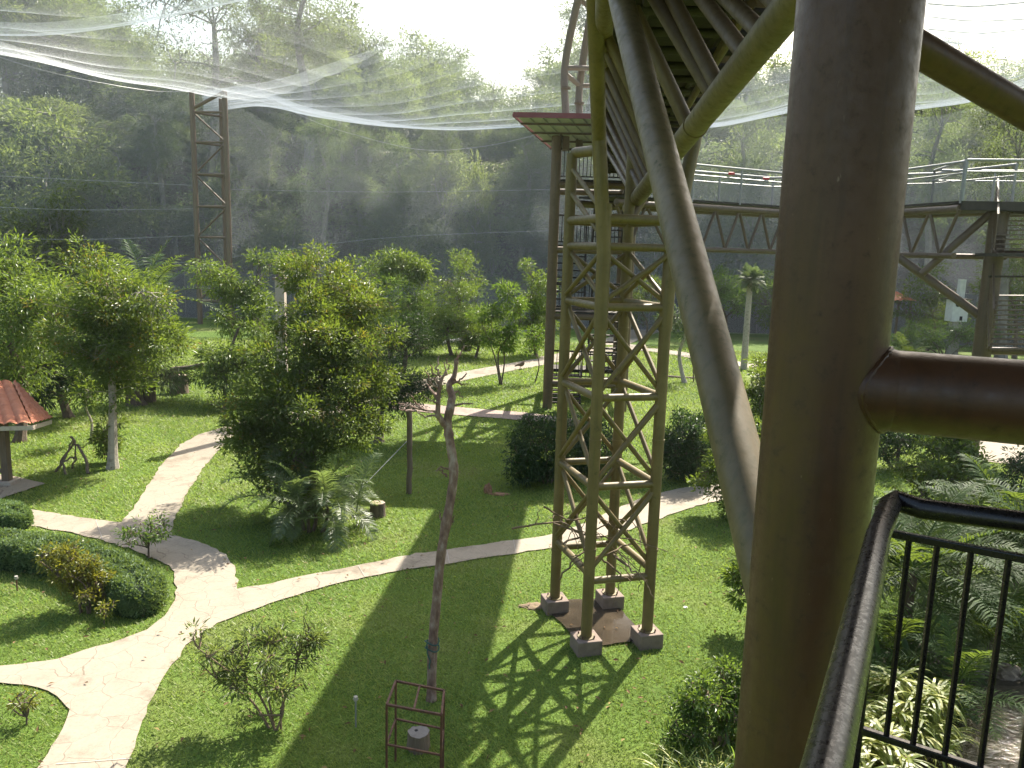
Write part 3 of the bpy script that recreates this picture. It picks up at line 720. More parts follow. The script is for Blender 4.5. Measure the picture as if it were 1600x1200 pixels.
# dry branches lying across the tower's lowest ring
zb = levels[0]+.1
sets = [[(800, 826), (870, 815), (905, 830), (945, 838)], [(865, 818), (925, 838), (985, 842), (1044, 862)], [(960, 868), (985, 888), (1012, 910)], [(875, 905), (900, 870), (950, 850), (1010, 905)],
        [(905, 885), (960, 860), (990, 850), (1028, 893)], [(850, 792), (890, 812), (930, 806), (972, 830)], [(880, 850), (925, 830), (975, 812), (1000, 830)], [(940, 872), (985, 905), (1005, 880)]]
lab = ['long thin dry branch poking out left of the tower', 'long dry branch poking out right past the tower leg', 'pale thick dead branch hanging off the front tower beam', 'arched dry twig looped over the tower beams',
       'dry branch with its tip at the right tower leg', 'highest dry twig among those lying on the tower beams', 'dry twig crossing behind the front tower leg', 'thin curled dry twig dangling under the tower beam']
for i, s in enumerate(sets):
    dp = depth((*foot['fl'], zb)) - (.05 if i in (2, 7) else -.25)
    P = [U(x, y, dp+.25*math.sin(j*1.7+i)) for j, (x, y) in enumerate(s)]
    L = wob(smooth_line(P, 9), .012, i, 2); b = MB(); b.tube(L, np.linspace(.024 if i == 2 else .016, .005, len(L)), 6)
    for q in range(4):
        o = L[3+q*3]; d = nrm(np.random.default_rng(i*9+q).normal(size=3))*.35; b.tube(wob([o, o+d*.5, o+d+[0, 0, -.08]], .012, i+q, 3), np.linspace(.008, .003, 7), 5)
    t_ = b.build('dry_branch', 'twig'); tag(t_, lab[i], 'branch', 'dry branches on the tower')

# ---- near railing
rl = Steel('deck_railing', 'dark glossy steel railing with round handrail at the right', 'railing', U(1383, 1000, 2.15))
c0 = U(1384, 783, 2.15); hr = [U(1180, 1640, .55), U(1291, 1200, .945), U(1345, 960, 1.38), U(1372, 838, 1.86), c0+[-.002, -.03, 0], c0+[.03, .012, 0], U(1440, 795, 2.11), U(1600, 816, 2.0), U(1800, 842, 1.87)]
rl.tube('handrail', hr, .0275, 'darksteel', 28)
mA, mB = U(1381, 831, 2.15), U(1600, 873, 1.975); mE = mA+(mB-mA)*1.6
b = MB(); b.bar(mA, mE, .02, .02); rl.mb('mid_rail', b, 'darksteel', smooth=False, bevel=.003)
bA = mA.copy(); bA[2] = U(1335, 1181, 2.13)[2]; bE = mE.copy(); bE[2] = bA[2]
b = MB(); b.bar(bA, bE, .02, .02); rl.mb('bottom_rail', b, 'darksteel', smooth=False, bevel=.003)
b = MB(); b.bar(c0+[-.005, .01, -.02], [c0[0]-.005, c0[1]+.01, bA[2]-.35], .026, .026); rl.mb('corner_post', b, 'darksteel', smooth=False, bevel=.003)
def on_mid(px):
    lo, hi = 0., 1.
    for _ in range(40):
        q = (lo+hi)/2
        if proj(mA+(mE-mA)*q)[0] < px: lo = q
        else: hi = q
    return mA+(mE-mA)*lo
for px in (1421, 1465, 1518, 1577, 1643, 1718):
    p = on_mid(px); q = p.copy(); q[2] = bA[2]+.008; b = MB(); b.bar(p-[0, 0, .008], q, .0125, .0125); rl.mb('bar', b, 'darksteel', smooth=False, bevel=.002)
hz0 = np.array(U(1291, 1200, .945)); dl = (c0-hz0)*np.array([1, 1, 0]); dirl = nrm(dl)
lA = c0+[0, 0, mA[2]-c0[2]]-dirl*.02; lE = lA-dirl*1.75
b = MB(); b.bar(lA, lE, .02, .02); rl.mb('mid_rail', b, 'darksteel', smooth=False, bevel=.003)
for k in range(14):
    p = lA+(lE-lA)*(k+.6)/14.5; q = p.copy(); q[2] = bA[2]; b = MB(); b.bar(p-[0, 0, .008], q, .0125, .0125); rl.mb('bar', b, 'darksteel', smooth=False, bevel=.002)

# floor boards behind the rail
b = MB()
for k in range(30):
    t = k*.145; p = c0+nrm(mE-mA)*(.06+t); b.bar([p[0], p[1]-.03, 3.88], [p[0]-dirl[0]*5, p[1]-.03-dirl[1]*5, 3.88], .135, .05)
rl.mb('floor_boards', b, 'deck', smooth=False)
# ---- stair tower with red roof
sb = G(855, 638)[:2]; SD = depth((*sb, 0))
st = Steel('stair_tower', 'tan open stair tower under a flat roof with red edge, behind the lattice tower', 'stair tower', (*sb, 0))
ux = nrm(np.array([1, -.055, 0])); uy = nrm(np.array([.055, 1, 0]))
sW, sL = 2.6, 3.4
s0 = np.array([*sb, 0.])
posts = [s0, s0+ux*sW, s0+ux*sW+uy*sL, s0+uy*sL]
ztop = zat(sb, 205)
for p in posts: st.tube('post', [p, p+[0, 0, 4], p+[0, 0, ztop]], .17, 'tan', 18)
lv = [zat(sb, y) for y in (592, 487, 383, 281)]
for i, z in enumerate(lv):
    for a, b_ in ((0, 1), (1, 2), (2, 3), (3, 0)):
        st.tube('ring_beam', [posts[a]+[0, 0, z-.15], posts[b_]+[0, 0, z-.15]], .11, 'tan', 12)
    b = MB(); c = s0+ux*sW/2+uy*(.55 if i % 2 else sL-.55); b.box(c+[0, 0, z], sW-.1, 1.1, .06, ux, uy)
    st.mb('landing', b, 'deck', smooth=False)
    # balustrade on the front side
    bl = MB(); q0 = s0+ux*.15+[0, 0, z]; q1 = s0+ux*(sW-.15)+[0, 0, z]
    bl.bar(q0+[0, 0, 1.0], q1+[0, 0, 1.0], .06, .06); bl.bar(q0+[0, 0, .12], q1+[0, 0, .12], .04, .04)
    for k in range(19): c = q0+(q1-q0)*k/18; bl.bar(c+[0, 0, .1], c+[0, 0, 1.0], .025, .025)
    st.mb('balustrade', bl, 'deck', smooth=False)
    zprev = 0 if i == 0 else lv[i-1]; nst = 9
    fl = MB(); ya, yb = ((.9, sL-.9) if i % 2 == 0 else (sL-.9, .9)); xo = .65 if i % 2 == 0 else sW-.65
    for k in range(nst):
        t = (k+.5)/nst; fl.box(s0+ux*xo+uy*(ya+(yb-ya)*t)+[0, 0, zprev+(z-zprev)*t], 1.05, .28, .045, ux, uy)
    for e in (-.52, .52):
        fl.bar(s0+ux*(xo+e)+uy*ya+[0, 0, zprev], s0+ux*(xo+e)+uy*yb+[0, 0, z], .05, .2)
        fl.bar(s0+ux*(xo+e)+uy*ya+[0, 0, zprev+1], s0+ux*(xo+e)+uy*yb+[0, 0, z+1], .05, .05)
    st.mb('stair_flight', fl, 'deck', smooth=False)
# roof: ribbed sheet, red fascia
n0 = U(805, 183, SD-4.2); f0 = U(866, 236, SD+1.2); wv = ux*4.0
zn, zf = n0[2], f0[2]
rf = MB(); k = 40
for (a, b_, th) in ((n0, f0, .05),):
    for i in range(k):
        A0 = a+wv*i/k; A1 = a+wv*(i+1)/k; D0 = b_+wv*i/k; D1 = b_+wv*(i+1)/k; dz = .05 if i % 4 == 0 else 0
        rf.add([A0+[0, 0, dz], A1+[0, 0, dz], D1+[0, 0, dz], D0+[0, 0, dz], A0+[0, 0, dz+th], A1+[0, 0, dz+th], D1+[0, 0, dz+th], D0+[0, 0, dz+th]],
               [(3, 2, 1, 0), (4, 5, 6, 7), (0, 1, 5, 4), (1, 2, 6, 5), (2, 3, 7, 6), (3, 0, 4, 7)])
roof = st.mb('roof', rf, 'roofund', smooth=False)
fa = MB(); fa.bar(n0-ux*.06-uy*.06+[0, 0, .06], n0+wv-uy*.06+[0, 0, .06], .05, .15); fa.bar(n0-ux*.06+[0, 0, .06], f0-ux*.06+[0, 0, .06], .05, .09); st.mb('fascia', fa, 'redroof', parent=roof, smooth=False)
for t in (.12, .37, .62, .88):
    pr = n0+(f0-n0)*t; b = MB(); b.bar(pr-[0, 0, .05], pr+wv-[0, 0, .05], .05, .06); st.mb('purlin', b, 'walk', parent=roof, smooth=False)

# ---- bent mast pair that carries the net, rising over the roof
mk = Steel('net_mast', 'pair of bent tan poles with short rungs rising above the red edged roof', 'mast', U(885, 186, SD-1.5))
pA = [U(884, 235, SD-1.5), U(884, 178, SD-1.5), U(883, 100, SD-1.5), U(905, -10, SD-2.2), U(920, -80, SD-3)]
pB = [U(905, 235, SD-.9), U(905, 178, SD-.9), U(906, 130, SD-.9), U(923, 20, SD-1.6), U(940, -80, SD-2.6)]
for P in (pA, pB): mk.tube('pole', smooth_line(P, 18), .125, 'rustpole', 16)
mk.tube('rung', [U(883, 106, SD-1.5), U(935, 107, SD-1.3)], .085, 'rustpole', 12)
mk.tube('rung', [U(884, 116, SD-1.5), U(906, 134, SD-.9)], .085, 'rustpole', 12)
mk.tube('rung', [U(906, 134, SD-.9), U(940, 134, SD-.8)], .075, 'rustpole', 12)
mk.tube('rung', [U(905, -2, SD-2.1), U(928, 16, SD-1.6)], .085, 'rustpole', 12)
for (x, y, d) in ((884, 139, SD-1.5), (905, 163, SD-.9)): p = U(x, y, d); mk.tube('flange', [p, p+[0, 0, .06]], .17, 'tan', 14)

# ---- far lattice mast under the net corner
lb = G(313, 506)[:2]; LD = depth((*lb, 0))
lm = Steel('lattice_mast', 'tall orange brown lattice mast holding up the net corner at the left', 'mast', (*lb, 0))
k = LD/F
o0 = np.array([*lb, 0.]); o1 = np.array([*G(362, 508)[:2], 0.]); wid = np.linalg.norm(o1-o0); un = nrm(np.cross([0, 0, 1.], o1-o0))
pp = [o0, o1, o0+(o1-o0)*.5+un*wid*.8]
zt_ = zat(lb, 143)
for p in pp: lm.tube('leg', [p, p+[0, 0, 6], p+[0, 0, zt_]], .17, 'rustpole', 14)
ys = [175, 222, 272, 322, 370, 420, 470]
for i, y in enumerate(ys):
    z = zat(lb, y)
    for a, b_ in ((0, 1), (1, 2), (2, 0)):
        lm.tube('rung', [pp[a]+[0, 0, z], pp[b_]+[0, 0, z]], .075, 'rustpole', 10)
        if i < len(ys)-1 and a == 0:
            z1 = zat(lb, ys[i+1]); A, Bq = (a, b_) if i % 2 == 0 else (b_, a)
            lm.tube('diagonal', [pp[A]+[0, 0, z], pp[Bq]+[0, 0, z1]], .06, 'rustpole', 10)
lm.tube('diagonal', [pp[0]+[0, 0, zat(lb, 170)], pp[1]+[0, 0, zt_]], .11, 'rustpole', 10)

# ---- raised walkway at the right
WZ = 6.95
wk_px = [(962, 21.6), (1009, 22.3), (1080, 22.7), (1225, 24.4), (1411, 22.4), (1499, 20.3)]
wp = []
for px, d in wk_px:
    p = U(px, 330, d); p[2] = WZ; wp.append(p)
wp = np.array(wp)
wk = Steel('raised_walkway', 'raised steel walkway with silver mesh railings crossing behind the near pillar', 'walkway', (*wp[3][:2], WZ))
def side_pts(off): # offset polyline
    T = nrm(np.gradient(wp, axis=0)); N = np.stack([-T[:, 1], T[:, 0], np.zeros(len(T))], 1); return wp+N*off
fr_, bk_ = side_pts(0), side_pts(1.5)
for P in (fr_, bk_):
    wk.tube('top_chord', P-[0, 0, .14], .10, 'walk', 14); wk.tube('bottom_chord', P-[0, 0, 1.32], .075, 'walk', 12)
dk = MB()
for i in range(len(wp)-1):
    dk.add([fr_[i], fr_[i+1], bk_[i+1], bk_[i], fr_[i]+[0, 0, .06], fr_[i+1]+[0, 0, .06], bk_[i+1]+[0, 0, .06], bk_[i]+[0, 0, .06]], [(3, 2, 1, 0), (4, 5, 6, 7), (0, 1, 5, 4), (1, 2, 6, 5), (2, 3, 7, 6), (3, 0, 4, 7)])
wk.mb('deck', dk, 'deck', smooth=False)
def along(P, step):
    out = []
    for i in range(len(P)-1):
        L = np.linalg.norm(P[i+1]-P[i]); m_ = max(1, int(round(L/step)))
        for j in range(m_): out.append(P[i]+(P[i+1]-P[i])*j/m_)
    out.append(P[-1]); return out
for P in (fr_,):
    q = along(P, .95)
    for i in range(len(q)-1):
        mid = (q[i]+q[i+1])/2
        wk.tube('truss_diagonal', [q[i]-[0, 0, .16], mid-[0, 0, 1.3]], .042, 'walk', 8)
        wk.tube('truss_diagonal', [q[i+1]-[0, 0, .16], mid-[0, 0, 1.3]], .042, 'walk', 8)
def wire_panel(S, p0, p1, z0, z1, pitch=.09, wdt=.0045):
    """one chain-link panel of crossing wires"""
    b = MB(); p0 = np.asarray(p0, float); p1 = np.asarray(p1, float); L = np.linalg.norm(p1-p0); d = (p1-p0)/L; hgt = z1-z0; s = 1.0
    k = -hgt
    while k < L:
        a = max(k, 0); e = min(k+hgt, L)
        if e-a > .01:
            for flip in (0, 1):
                za = z0+(a-k); ze = z0+(e-k)
                if flip: za, ze = z0+z1-za, z0+z1-ze
                A = p0+d*a; A[2] = za; E = p0+d*e; E[2] = ze
                t = nrm(E-A); sd_ = np.cross(t, nrm(np.cross(d, [0, 0, 1.])))*wdt/2
                b.add([A-sd_, A+sd_, E+sd_, E-sd_], [(0, 1, 2, 3)])
        k += pitch
    return S.mb('mesh_panel', b, 'mesh', smooth=False)
def railing_run(S, P, hgt, step=2.0, sag=None, back=False):
    hp = np.array(P)+[0, 0, hgt]; S.tube('handrail', hp, .035, 'galv', 10)
    S.tube('lower_rail', np.array(P)+[0, 0, hgt-.28], .022, 'galv', 8)
    q = along(np.array(P), step)
    for i, p in enumerate(q):
        S.tube('rail_post', [p, p+[0, 0, hgt]], .032, 'galv', 8)
        if i: wire_panel(S, q[i-1], p, P[0][2]+.08, P[0][2]+hgt-.28)
railing_run(wk, fr_[2:], 1.02); railing_run(wk, bk_[2:], 1.02)
for (x, y, d) in ((1143, 271, 23.3), (1197, 279, 24.0)):
    p = U(x, y, d-.1); wk.tube('red_tape', [p-[.09, 0, .0], p+[.09, 0, 0]], .039, 'redtape', 8)
# ---- end platform, its column and the staircase
pf = Steel('steel_platform', 'railed steel platform on one thick column at the right edge', 'platform', (*G(1506, 705)[:2], 0))
q0 = wp[-1]; PD = 20.2
pz = WZ+.05
e0 = U(1503, 320, PD); e1 = U(1720, 322, PD-.6); e0[2] = e1[2] = pz; eb = nrm(np.cross([0, 0, 1.], e1-e0))*2.6
b = MB(); b.prism([e0[:2], e1[:2], (e1+eb)[:2], (e0+eb)[:2]], pz-.22, pz); pf.mb('deck', b, 'deck', smooth=False)
for P in ([e0, e1], [e0+eb*.05, e0+eb], [e0+eb, e1+eb]): railing_run(pf, [np.array(p) for p in P], 1.0, 1.7)
cb = U(1560, 345, PD+.4)[:2]
pf.tube('column', [(*cb, 0), (*cb, 3), (*cb, pz-.2)], .225, 'walk', 20)
pf.tube('bracket', [np.array([*cb, 0.])+[0, 0, zat(cb, 500)], U(1405, 403, 22.0)], .115, 'walk', 14)
pf.tube('bracket', [U(1440, 428, 21.5), U(1548, 333, 20.6)], .10, 'walk', 14)
pf.tube('bracket', [np.array([*cb, 0.])+[0, 0, zat(cb, 397)], U(1760, 399, PD)], .10, 'walk', 14)
pf.tube('bracket', [np.array([*cb, 0.])+[0, 0, zat(cb, 548)], U(1760, 552, PD)], .10, 'walk', 14)
ss = Steel('steel_staircase', 'dark steel staircase with open treads going down behind the thick column', 'staircase', U(1600, 545, PD))
def flight(ya, yb, d0, d1, nst, x0=1552, x1=1700):
    b = MB()
    for k in range(nst):
        t = k/(nst-1); y = ya+(yb-ya)*t; d = d0+(d1-d0)*t; A = U(x0, y, d); Bq = U(x1, y, d); b.bar(A, Bq, .26, .028)
    ss.mb('treads', b, 'walk', smooth=False)
    for x in (x0, x1):
        A = U(x, ya, d0); Bq = U(x, yb, d1); b = MB(); b.bar(A, Bq, .05, .18); ss.mb('stringer', b, 'walk', smooth=False)
        b = MB(); b.bar(A+[0, 0, .95], Bq+[0, 0, .95], .045, .045)
        for k in range(9): c = A+(Bq-A)*k/8; b.bar(c, c+[0, 0, .95], .03, .03)
        ss.mb('stair_rail', b, 'walk', smooth=False)
flight(338, 396, 21.0, 19.9, 9); flight(462, 545, 20.9, 19.6, 12, 1545, 1690)
ll = MB(); ll.bar(U(1545, 432, 20.6), U(1700, 432, 20.6), .05, .05); ll.bar(U(1541, 398, 20), U(1700, 399, 20), 1.0, .08); ss.mb('landing', ll, 'deck', smooth=False)

# ---- nets
def net_surface(name, Fn, nu, nv, su, sv, r, parent=None, m='net', band=None):
    Vs = []; Fs = []; off = 0
    for (kk, seg, ax) in ((nu, sv, 0), (nv, su, 1)):
        line = np.linspace(0, 1, kk)[:, None]*np.ones((1, seg+1)); par = np.ones((kk, 1))*np.linspace(0, 1, seg+1)[None]
        P = Fn(line, par) if ax == 0 else Fn(par, line)
        T = nrm(np.gradient(P, axis=1)); Rf = np.where(np.abs(T[..., 2:3]) < .9, np.array([0, 0, 1.]), np.array([1., 0, 0]))
        A = nrm(np.cross(T, Rf)); Bv = np.cross(T, A)
        rings = [P+r*(math.cos(q)*A+math.sin(q)*Bv) for q in (0.5, 2.594, 4.689)]
        V = np.stack(rings, 2); I = np.arange(kk*(seg+1)*3).reshape(kk, seg+1, 3)+off
        for j in range(3):
            j2 = (j+1) % 3; Fs.append(np.stack([I[:, :-1, j], I[:, 1:, j], I[:, 1:, j2], I[:, :-1, j2]], -1).reshape(-1, 4))
        Vs.append(V.reshape(-1, 3)); off += kk*(seg+1)*3
    return link(name, fast_mesh(name, np.concatenate(Vs), np.concatenate(Fs)), m, parent)
def curve_fn(pts):
    Pw = smooth_line([U(*p) for p in pts], 80)
    s = np.linspace(0, 1, 80)
    return lambda t: np.stack([np.interp(t, s, Pw[:, i]) for i in range(3)], -1)
def loft(A, B_, sag, wrinkle=.3, seed=0, nb=9):
    fa, fb = curve_fn(A), curve_fn(B_)
    def Fn(u, v):
        P = fa(u)*(1-v)[..., None]+fb(u)*v[..., None]
        P[..., 2] -= sag*4*v*(1-v)*(1-.4*v)
        sc = (v*nb+.25*np.sin(u*4+seed)) % 1.0
        P[..., 2] -= wrinkle*4*sc*(1-sc)*(1+.4*np.sin(u*7+seed))-wrinkle*.25*np.sin(u*17+v*6+seed)*np.minimum(1, v*8)
        return P
    return Fn
net = thing('roof_net', 'pale translucent netting hung as the roof of the aviary, sagging in white folds', 'net')
sheets = [
    ([(-150, 30, 36), (0, 62, 39), (150, 112, 47), (250, 133, 52), (315, 142, 55)], [(-300, -60, 22), (0, -70, 23), (200, -80, 25), (420, -60, 28), (640, 52, 36)], 1.6),
    ([(318, 142, 55), (390, 134, 55.5), (480, 167, 56), (600, 190, 56), (700, 201, 56), (800, 197, 56), (930, 192, 56)], [(315, 141, 54), (420, 126, 50), (520, 98, 44), (640, 52, 36), (800, -40, 32), (950, -90, 30), (1050, -120, 30)], 1.7),
    ([(-160, 40, 22), (0, 52, 22), (120, 46, 22), (260, 22, 21), (400, -8, 20)], [(-160, 22, 19.5), (0, 34, 20), (120, 30, 20), (260, 8, 19), (400, -20, 18)], .15),
    ([(930, 192, 56), (1060, 194, 56), (1150, 186, 55), (1250, 160, 53)], [(1000, 60, 40), (1080, 110, 40), (1160, 112, 40), (1250, 100, 40)], 1.2),
    ([(1400, 166, 50), (1460, 160, 48), (1530, 146, 46), (1600, 120, 42), (1720, 70, 36)], [(1400, 95, 33), (1460, 100, 32), (1530, 92, 31), (1600, 84, 30), (1720, 40, 27)], .9),
    ([(1420, 60, 24), (1480, 66, 24), (1560, 74, 24), (1640, 72, 23), (1740, 60, 22)], [(1420, -60, 16), (1500, -60, 16), (1580, -60, 16), (1660, -60, 16), (1740, -60, 16)], .35)]
dens = [(460, 400), (480, 380), (330, 44), (190, 260), (190, 190), (190, 150)]
for i, ((A, B_, sg), (nu, nv)) in enumerate(zip(sheets, dens)):
    net_surface('net_sheet', loft(A, B_, sg, (.09, .09, .03, .09, .08, .04)[i], i*2.1, (9, 9, 2, 6, 6, 6)[i]), nu, nv, 50, 80, (.0015, .0020, .0017, .0025, .0025, .0022)[i], net)
    if i in (1, 3, 4):
        Fh = loft(A, B_, sg, (.09, .09, .03, .09, .08, .04)[i], i*2.1, (9, 9, 2, 6, 6, 6)[i])
        for vv in (.03, .07, .13): net_surface('bright_edge_layer', (lambda u, v, Fh=Fh, vv=vv: Fh(u, v*vv)+np.array([0, 0, -.004])), nu, int(nv*vv*1.2)+2, 50, 6, (.0012, .0021, 0, .0021, .0021)[i], net)  # extra net layers added to brighten the lower edge, fading upwards
for A, d in (([(1450, 6, 20), (1520, 10, 20), (1600, 4, 20), (1700, -4, 20)], .02), ([(1450, 26, 21), (1520, 33, 21), (1600, 30, 21), (1700, 25, 21)], .015), ([(1450, 46, 22), (1530, 52, 22), (1600, 46, 22), (1700, 40, 22)], .015)):
    tube_obj('edge_cord', smooth_line([U(*p) for p in A], 30), d, 'cable', net, 5)
# the upright side net
side = thing('side_net', 'thin upright netting hanging round the aviary in front of the forest', 'net')
xs = np.linspace(-48, 40, 200); top_px = [(-400, 60), (0, 95), (150, 125), (310, 145), (480, 170), (700, 203), (930, 194), (1060, 196), (1250, 165), (1450, 165), (1600, 120), (2000, 90)]
def side_fn(u, v):
    x = -48+88*u; y = edge_y(x)-.3
    Pw = np.stack([x, y, np.full_like(x, 10.)], -1)
    D = (Pw-CAM)@_f; px = 800+F*((Pw-CAM)@_r)/D
    py = np.interp(px, [p[0] for p in top_px], [p[1] for p in top_px])
    d = (Pw-CAM)[..., 1]; ztop = H+d*np.tan(np.arctan((600-py)/F)-PITCH-ROLL*(800-px)/F*0)+.0
    ztop = np.clip(ztop, 9, 22)
    return np.stack([x, y+.35*np.sin(x*.9)*v*(1-v)*2, ztop*v], -1)
net_surface('net_panel', side_fn, 1700, 270, 90, 6, .0033, side)

# cables slung along the net
cab = [([(-20, 83, 45), (60, 108, 46), (150, 128, 48), (250, 143, 52), (330, 140, 54)], 'steel cable sagging from the upper left to the mast top'),
       ([(-20, 274, 50), (120, 281, 52), (310, 290, 54)], 'upper level cable running left from the lattice mast'), ([(-20, 323, 50), (130, 328, 52), (310, 326, 54)], 'cable left of the lattice mast, second from the top'),
       ([(-20, 372, 50), (140, 374, 52), (310, 368, 54)], 'cable left of the lattice mast, third from the top'), ([(-20, 418, 50), (140, 416, 52), (330, 408, 54)], 'lowest cable left of the lattice mast, above the tree tops'),
       ([(400, 140, 54), (480, 185, 55), (560, 212, 55), (660, 234, 55), (760, 228, 55), (860, 205, 55)], 'thin slack cable hanging in front of the dark bank'),
       ([(360, 296, 54), (600, 300, 55), (870, 296, 55)], 'upper level cable running right from the lattice mast'), ([(360, 402, 54), (600, 372, 55), (870, 360, 55)], 'low cable slanting up rightwards from the lattice mast')]
for P, l_ in cab:
    o = tube_obj('net_cable', smooth_line([U(*p) for p in P], 30), .019, 'cable', None, 5); tag(o, l_, 'cable', 'cables of the net')

# ---- shade-cloth fence at the foot of the bank
def fence_run(x0, x1, hgt, label):
    xs_ = np.linspace(x0, x1, int((x1-x0)/2.5)+1); Pf = np.stack([xs_, edge_y(xs_)+.35, np.zeros_like(xs_)], 1)
    S = Steel('cloth_fence', label, 'fence', Pf[len(Pf)//2], 'shade cloth fences')
    b = MB()
    for i in range(len(Pf)-1): b.bar(Pf[i]+[0, 0, hgt/2], Pf[i+1]+[0, 0, hgt/2], .03, hgt)
    S.mb('cloth', b, 'shade', smooth=False)
    for p in Pf: S.tube('post', [p-[0, .06, 0], p+[0, -.06, hgt+.15]], .035, 'greybark', 8)
    S.tube('top_wire', Pf+[0, -.05, hgt], .025, 'greybark', 6)
fence_run(-46, -13.5, 3.2, 'dark shade cloth fence behind the trees at the left')
fence_run(-13.4, 7.0, 2.6, 'dark shade cloth fence below the bare bank in the middle')
fence_run(7.1, 38, 3.4, 'tall dark shade cloth fence under the walkway at the right')
cur = MB(); P = smooth_line([G(690, 538), G(780, 525), G(850, 518), G(1000, 505)], 20); cur.tube(P+[0, 0, .1], .12, 8); tag(cur.build('kerb', 'greycon'), kind='structure')

# ================================================================== PLANTS
def T(name, label, cat, bpx, bl, ncl, per, leaf, m, dr=1.0, **kw):
    b = G(*bpx); d = depth(b)
    blobs = [ell(x, y, rx, ry, d+(q[0] if q else 0), dr) for x, y, rx, ry, *q in bl]
    return tree(name, label, cat, b, blobs, ncl, per, leaf, m, **kw)

# left side trees
T('leafy_tree', 'broad tree with drooping light leaves at the left edge, above the clay roof', 'tree', (30, 690), [(15, 460, 85, 60), (-40, 520, 70, 90), (60, 500, 60, 60, -1), (20, 570, 70, 50)], 820, 22, (.155, .048), 'leaf_mid', r0=.14, seed=11, cs=.32, droop=.5)
T('small_tree', 'low dark leaning tree with its trunk between the clay roof and the round tree', 'tree', (108, 652), [(70, 590, 42, 38), (115, 585, 40, 32, -.8), (60, 555, 50, 35)], 460, 15, (.17, .055), 'leaf_dark', r0=.15, seed=12, cs=.26, droop=.3)
T('round_tree', 'tall round-headed tree with reddish top shoots and a pale trunk, left of the curved path', 'tree', (176, 732), [(180, 470, 78, 62), (150, 520, 74, 55), (205, 540, 66, 55), (160, 580, 55, 40), (185, 440, 45, 32)], 1150, 22, (.115, .04), 'leaf_young', r0=.12, seed=113, cs=.26, bark='palebark', bend=.015, young=.10, droop=.2)
T('water_shoots', 'leafy bunch of shoots round the base of the pale trunk', 'shrub', (172, 722), [(170, 675, 26, 26, -.15), (165, 700, 14, 16, -.15)], 90, 14, (.12, .04), 'leaf_mid', r0=.025, seed=14, cs=.13)
T('fern_covered_tree', 'stout dark stump-like tree overgrown with pale ferns behind the round tree', 'tree', (212, 632), [(235, 560, 40, 45), (255, 590, 30, 30), (220, 520, 35, 40)], 200, 14, (.28, .03), 'leaf_grey', r0=.30, seed=15, cs=.35, droop=.9)
palm('feather_palm', 'palm with arching grey green fronds poking out right of the round tree', G(232, 628), 3.4, 17, 3.0, seed=16, trunk_r=.2, lf=.5, w=.035, pairs=26, el=(.15, 1.2))
T('thin_sapling', 'thin pole-like sapling standing left of the pale trunk', 'tree', (141, 694), [(140, 615, 22, 18)], 40, 12, (.13, .045), 'leaf_mid', r0=.045, seed=17, cs=.2, bark='palebark')
T('slender_tree', 'loose slender tree with drooping leaf tufts in front of the lattice mast', 'tree', (350, 632), [(335, 425, 35, 28, 2), (375, 450, 38, 30, 2), (345, 500, 42, 24, 1.5), (395, 520, 42, 40, 1), (345, 560, 45, 26), (375, 580, 45, 32), (420, 410, 32, 24, 3), (400, 470, 30, 40, 2)], 650, 20, (.17, .05), 'leaf_mid', r0=.07, seed=18, cs=.33, droop=.5, inner=.2)
T('low_shrub', 'small scrubby shrub on the lawn above the curved path', 'shrub', (352, 645), [(340, 632, 22, 14)], 50, 11, (.12, .04), 'leaf_mid', r0=.02, seed=19, cs=.16, stems=2)
T('low_shrub', 'small leafy shrub at the far edge of the curved path', 'shrub', (378, 672), [(370, 655, 22, 16), (392, 665, 18, 18)], 60, 13, (.11, .04), 'leaf_mid', r0=.02, seed=20, cs=.16, stems=2)

# the large tree in the middle
T('large_tree', 'largest dense tree with orange young shoots in the middle, behind the feathery palm shrub', 'tree', (480, 800),
  [(520, 445, 62, 48, 2.2), (555, 470, 48, 40, 1.6), (490, 500, 62, 48, 1.0), (545, 540, 62, 46, .6), (470, 570, 70, 46, .2), (500, 620, 90, 52, 0), (430, 640, 62, 46, -.2), (540, 660, 58, 50, .2), (455, 700, 80, 46, -.3), (410, 690, 48, 40, -.4), (560, 600, 50, 50, .5), (450, 745, 55, 40, -.3), (480, 430, 45, 34, 2)], 3100, 20, (.095, .037), 'leaf_young', dr=.85, r0=.17, seed=21, cs=.19, young=.12, limbs=16)
T('dark_tree', 'dark fine-leaved round tree just right of the largest tree', 'tree', (592, 690), [(625, 560, 62, 55), (605, 600, 45, 45), (645, 610, 50, 42), (640, 520, 45, 32)], 950, 21, (.085, .03), 'leaf_dark', r0=.13, seed=22, cs=.2, droop=.35)
T('feathery_tree', 'soft bright feathery-leaved tree between the largest tree and the dark bank', 'tree', (610, 560), [(595, 465, 58, 38), (625, 480, 40, 32), (580, 500, 40, 30)], 560, 20, (.14, .035), 'leaf_light', r0=.10, seed=23, cs=.4, droop=.3)
T('tufted_tree', 'thin tree with tufts of big drooping leaves at the top, right of the feathery tree', 'tree', (660, 556), [(632, 418, 38, 18), (650, 455, 34, 36), (655, 500, 40, 30), (600, 415, 28, 16)], 400, 19, (.24, .065), 'leaf_mid', r0=.08, seed=24, cs=.45, droop=.6)
T('bushy_tree', 'bushy mid green tree right of centre in front of the bank', 'tree', (706, 556), [(710, 455, 45, 40), (690, 500, 50, 36), (730, 500, 46, 40), (705, 530, 40, 18), (715, 425, 22, 22)], 720, 22, (.155, .048), 'leaf_mid', r0=.1, seed=25, cs=.38, droop=.35)
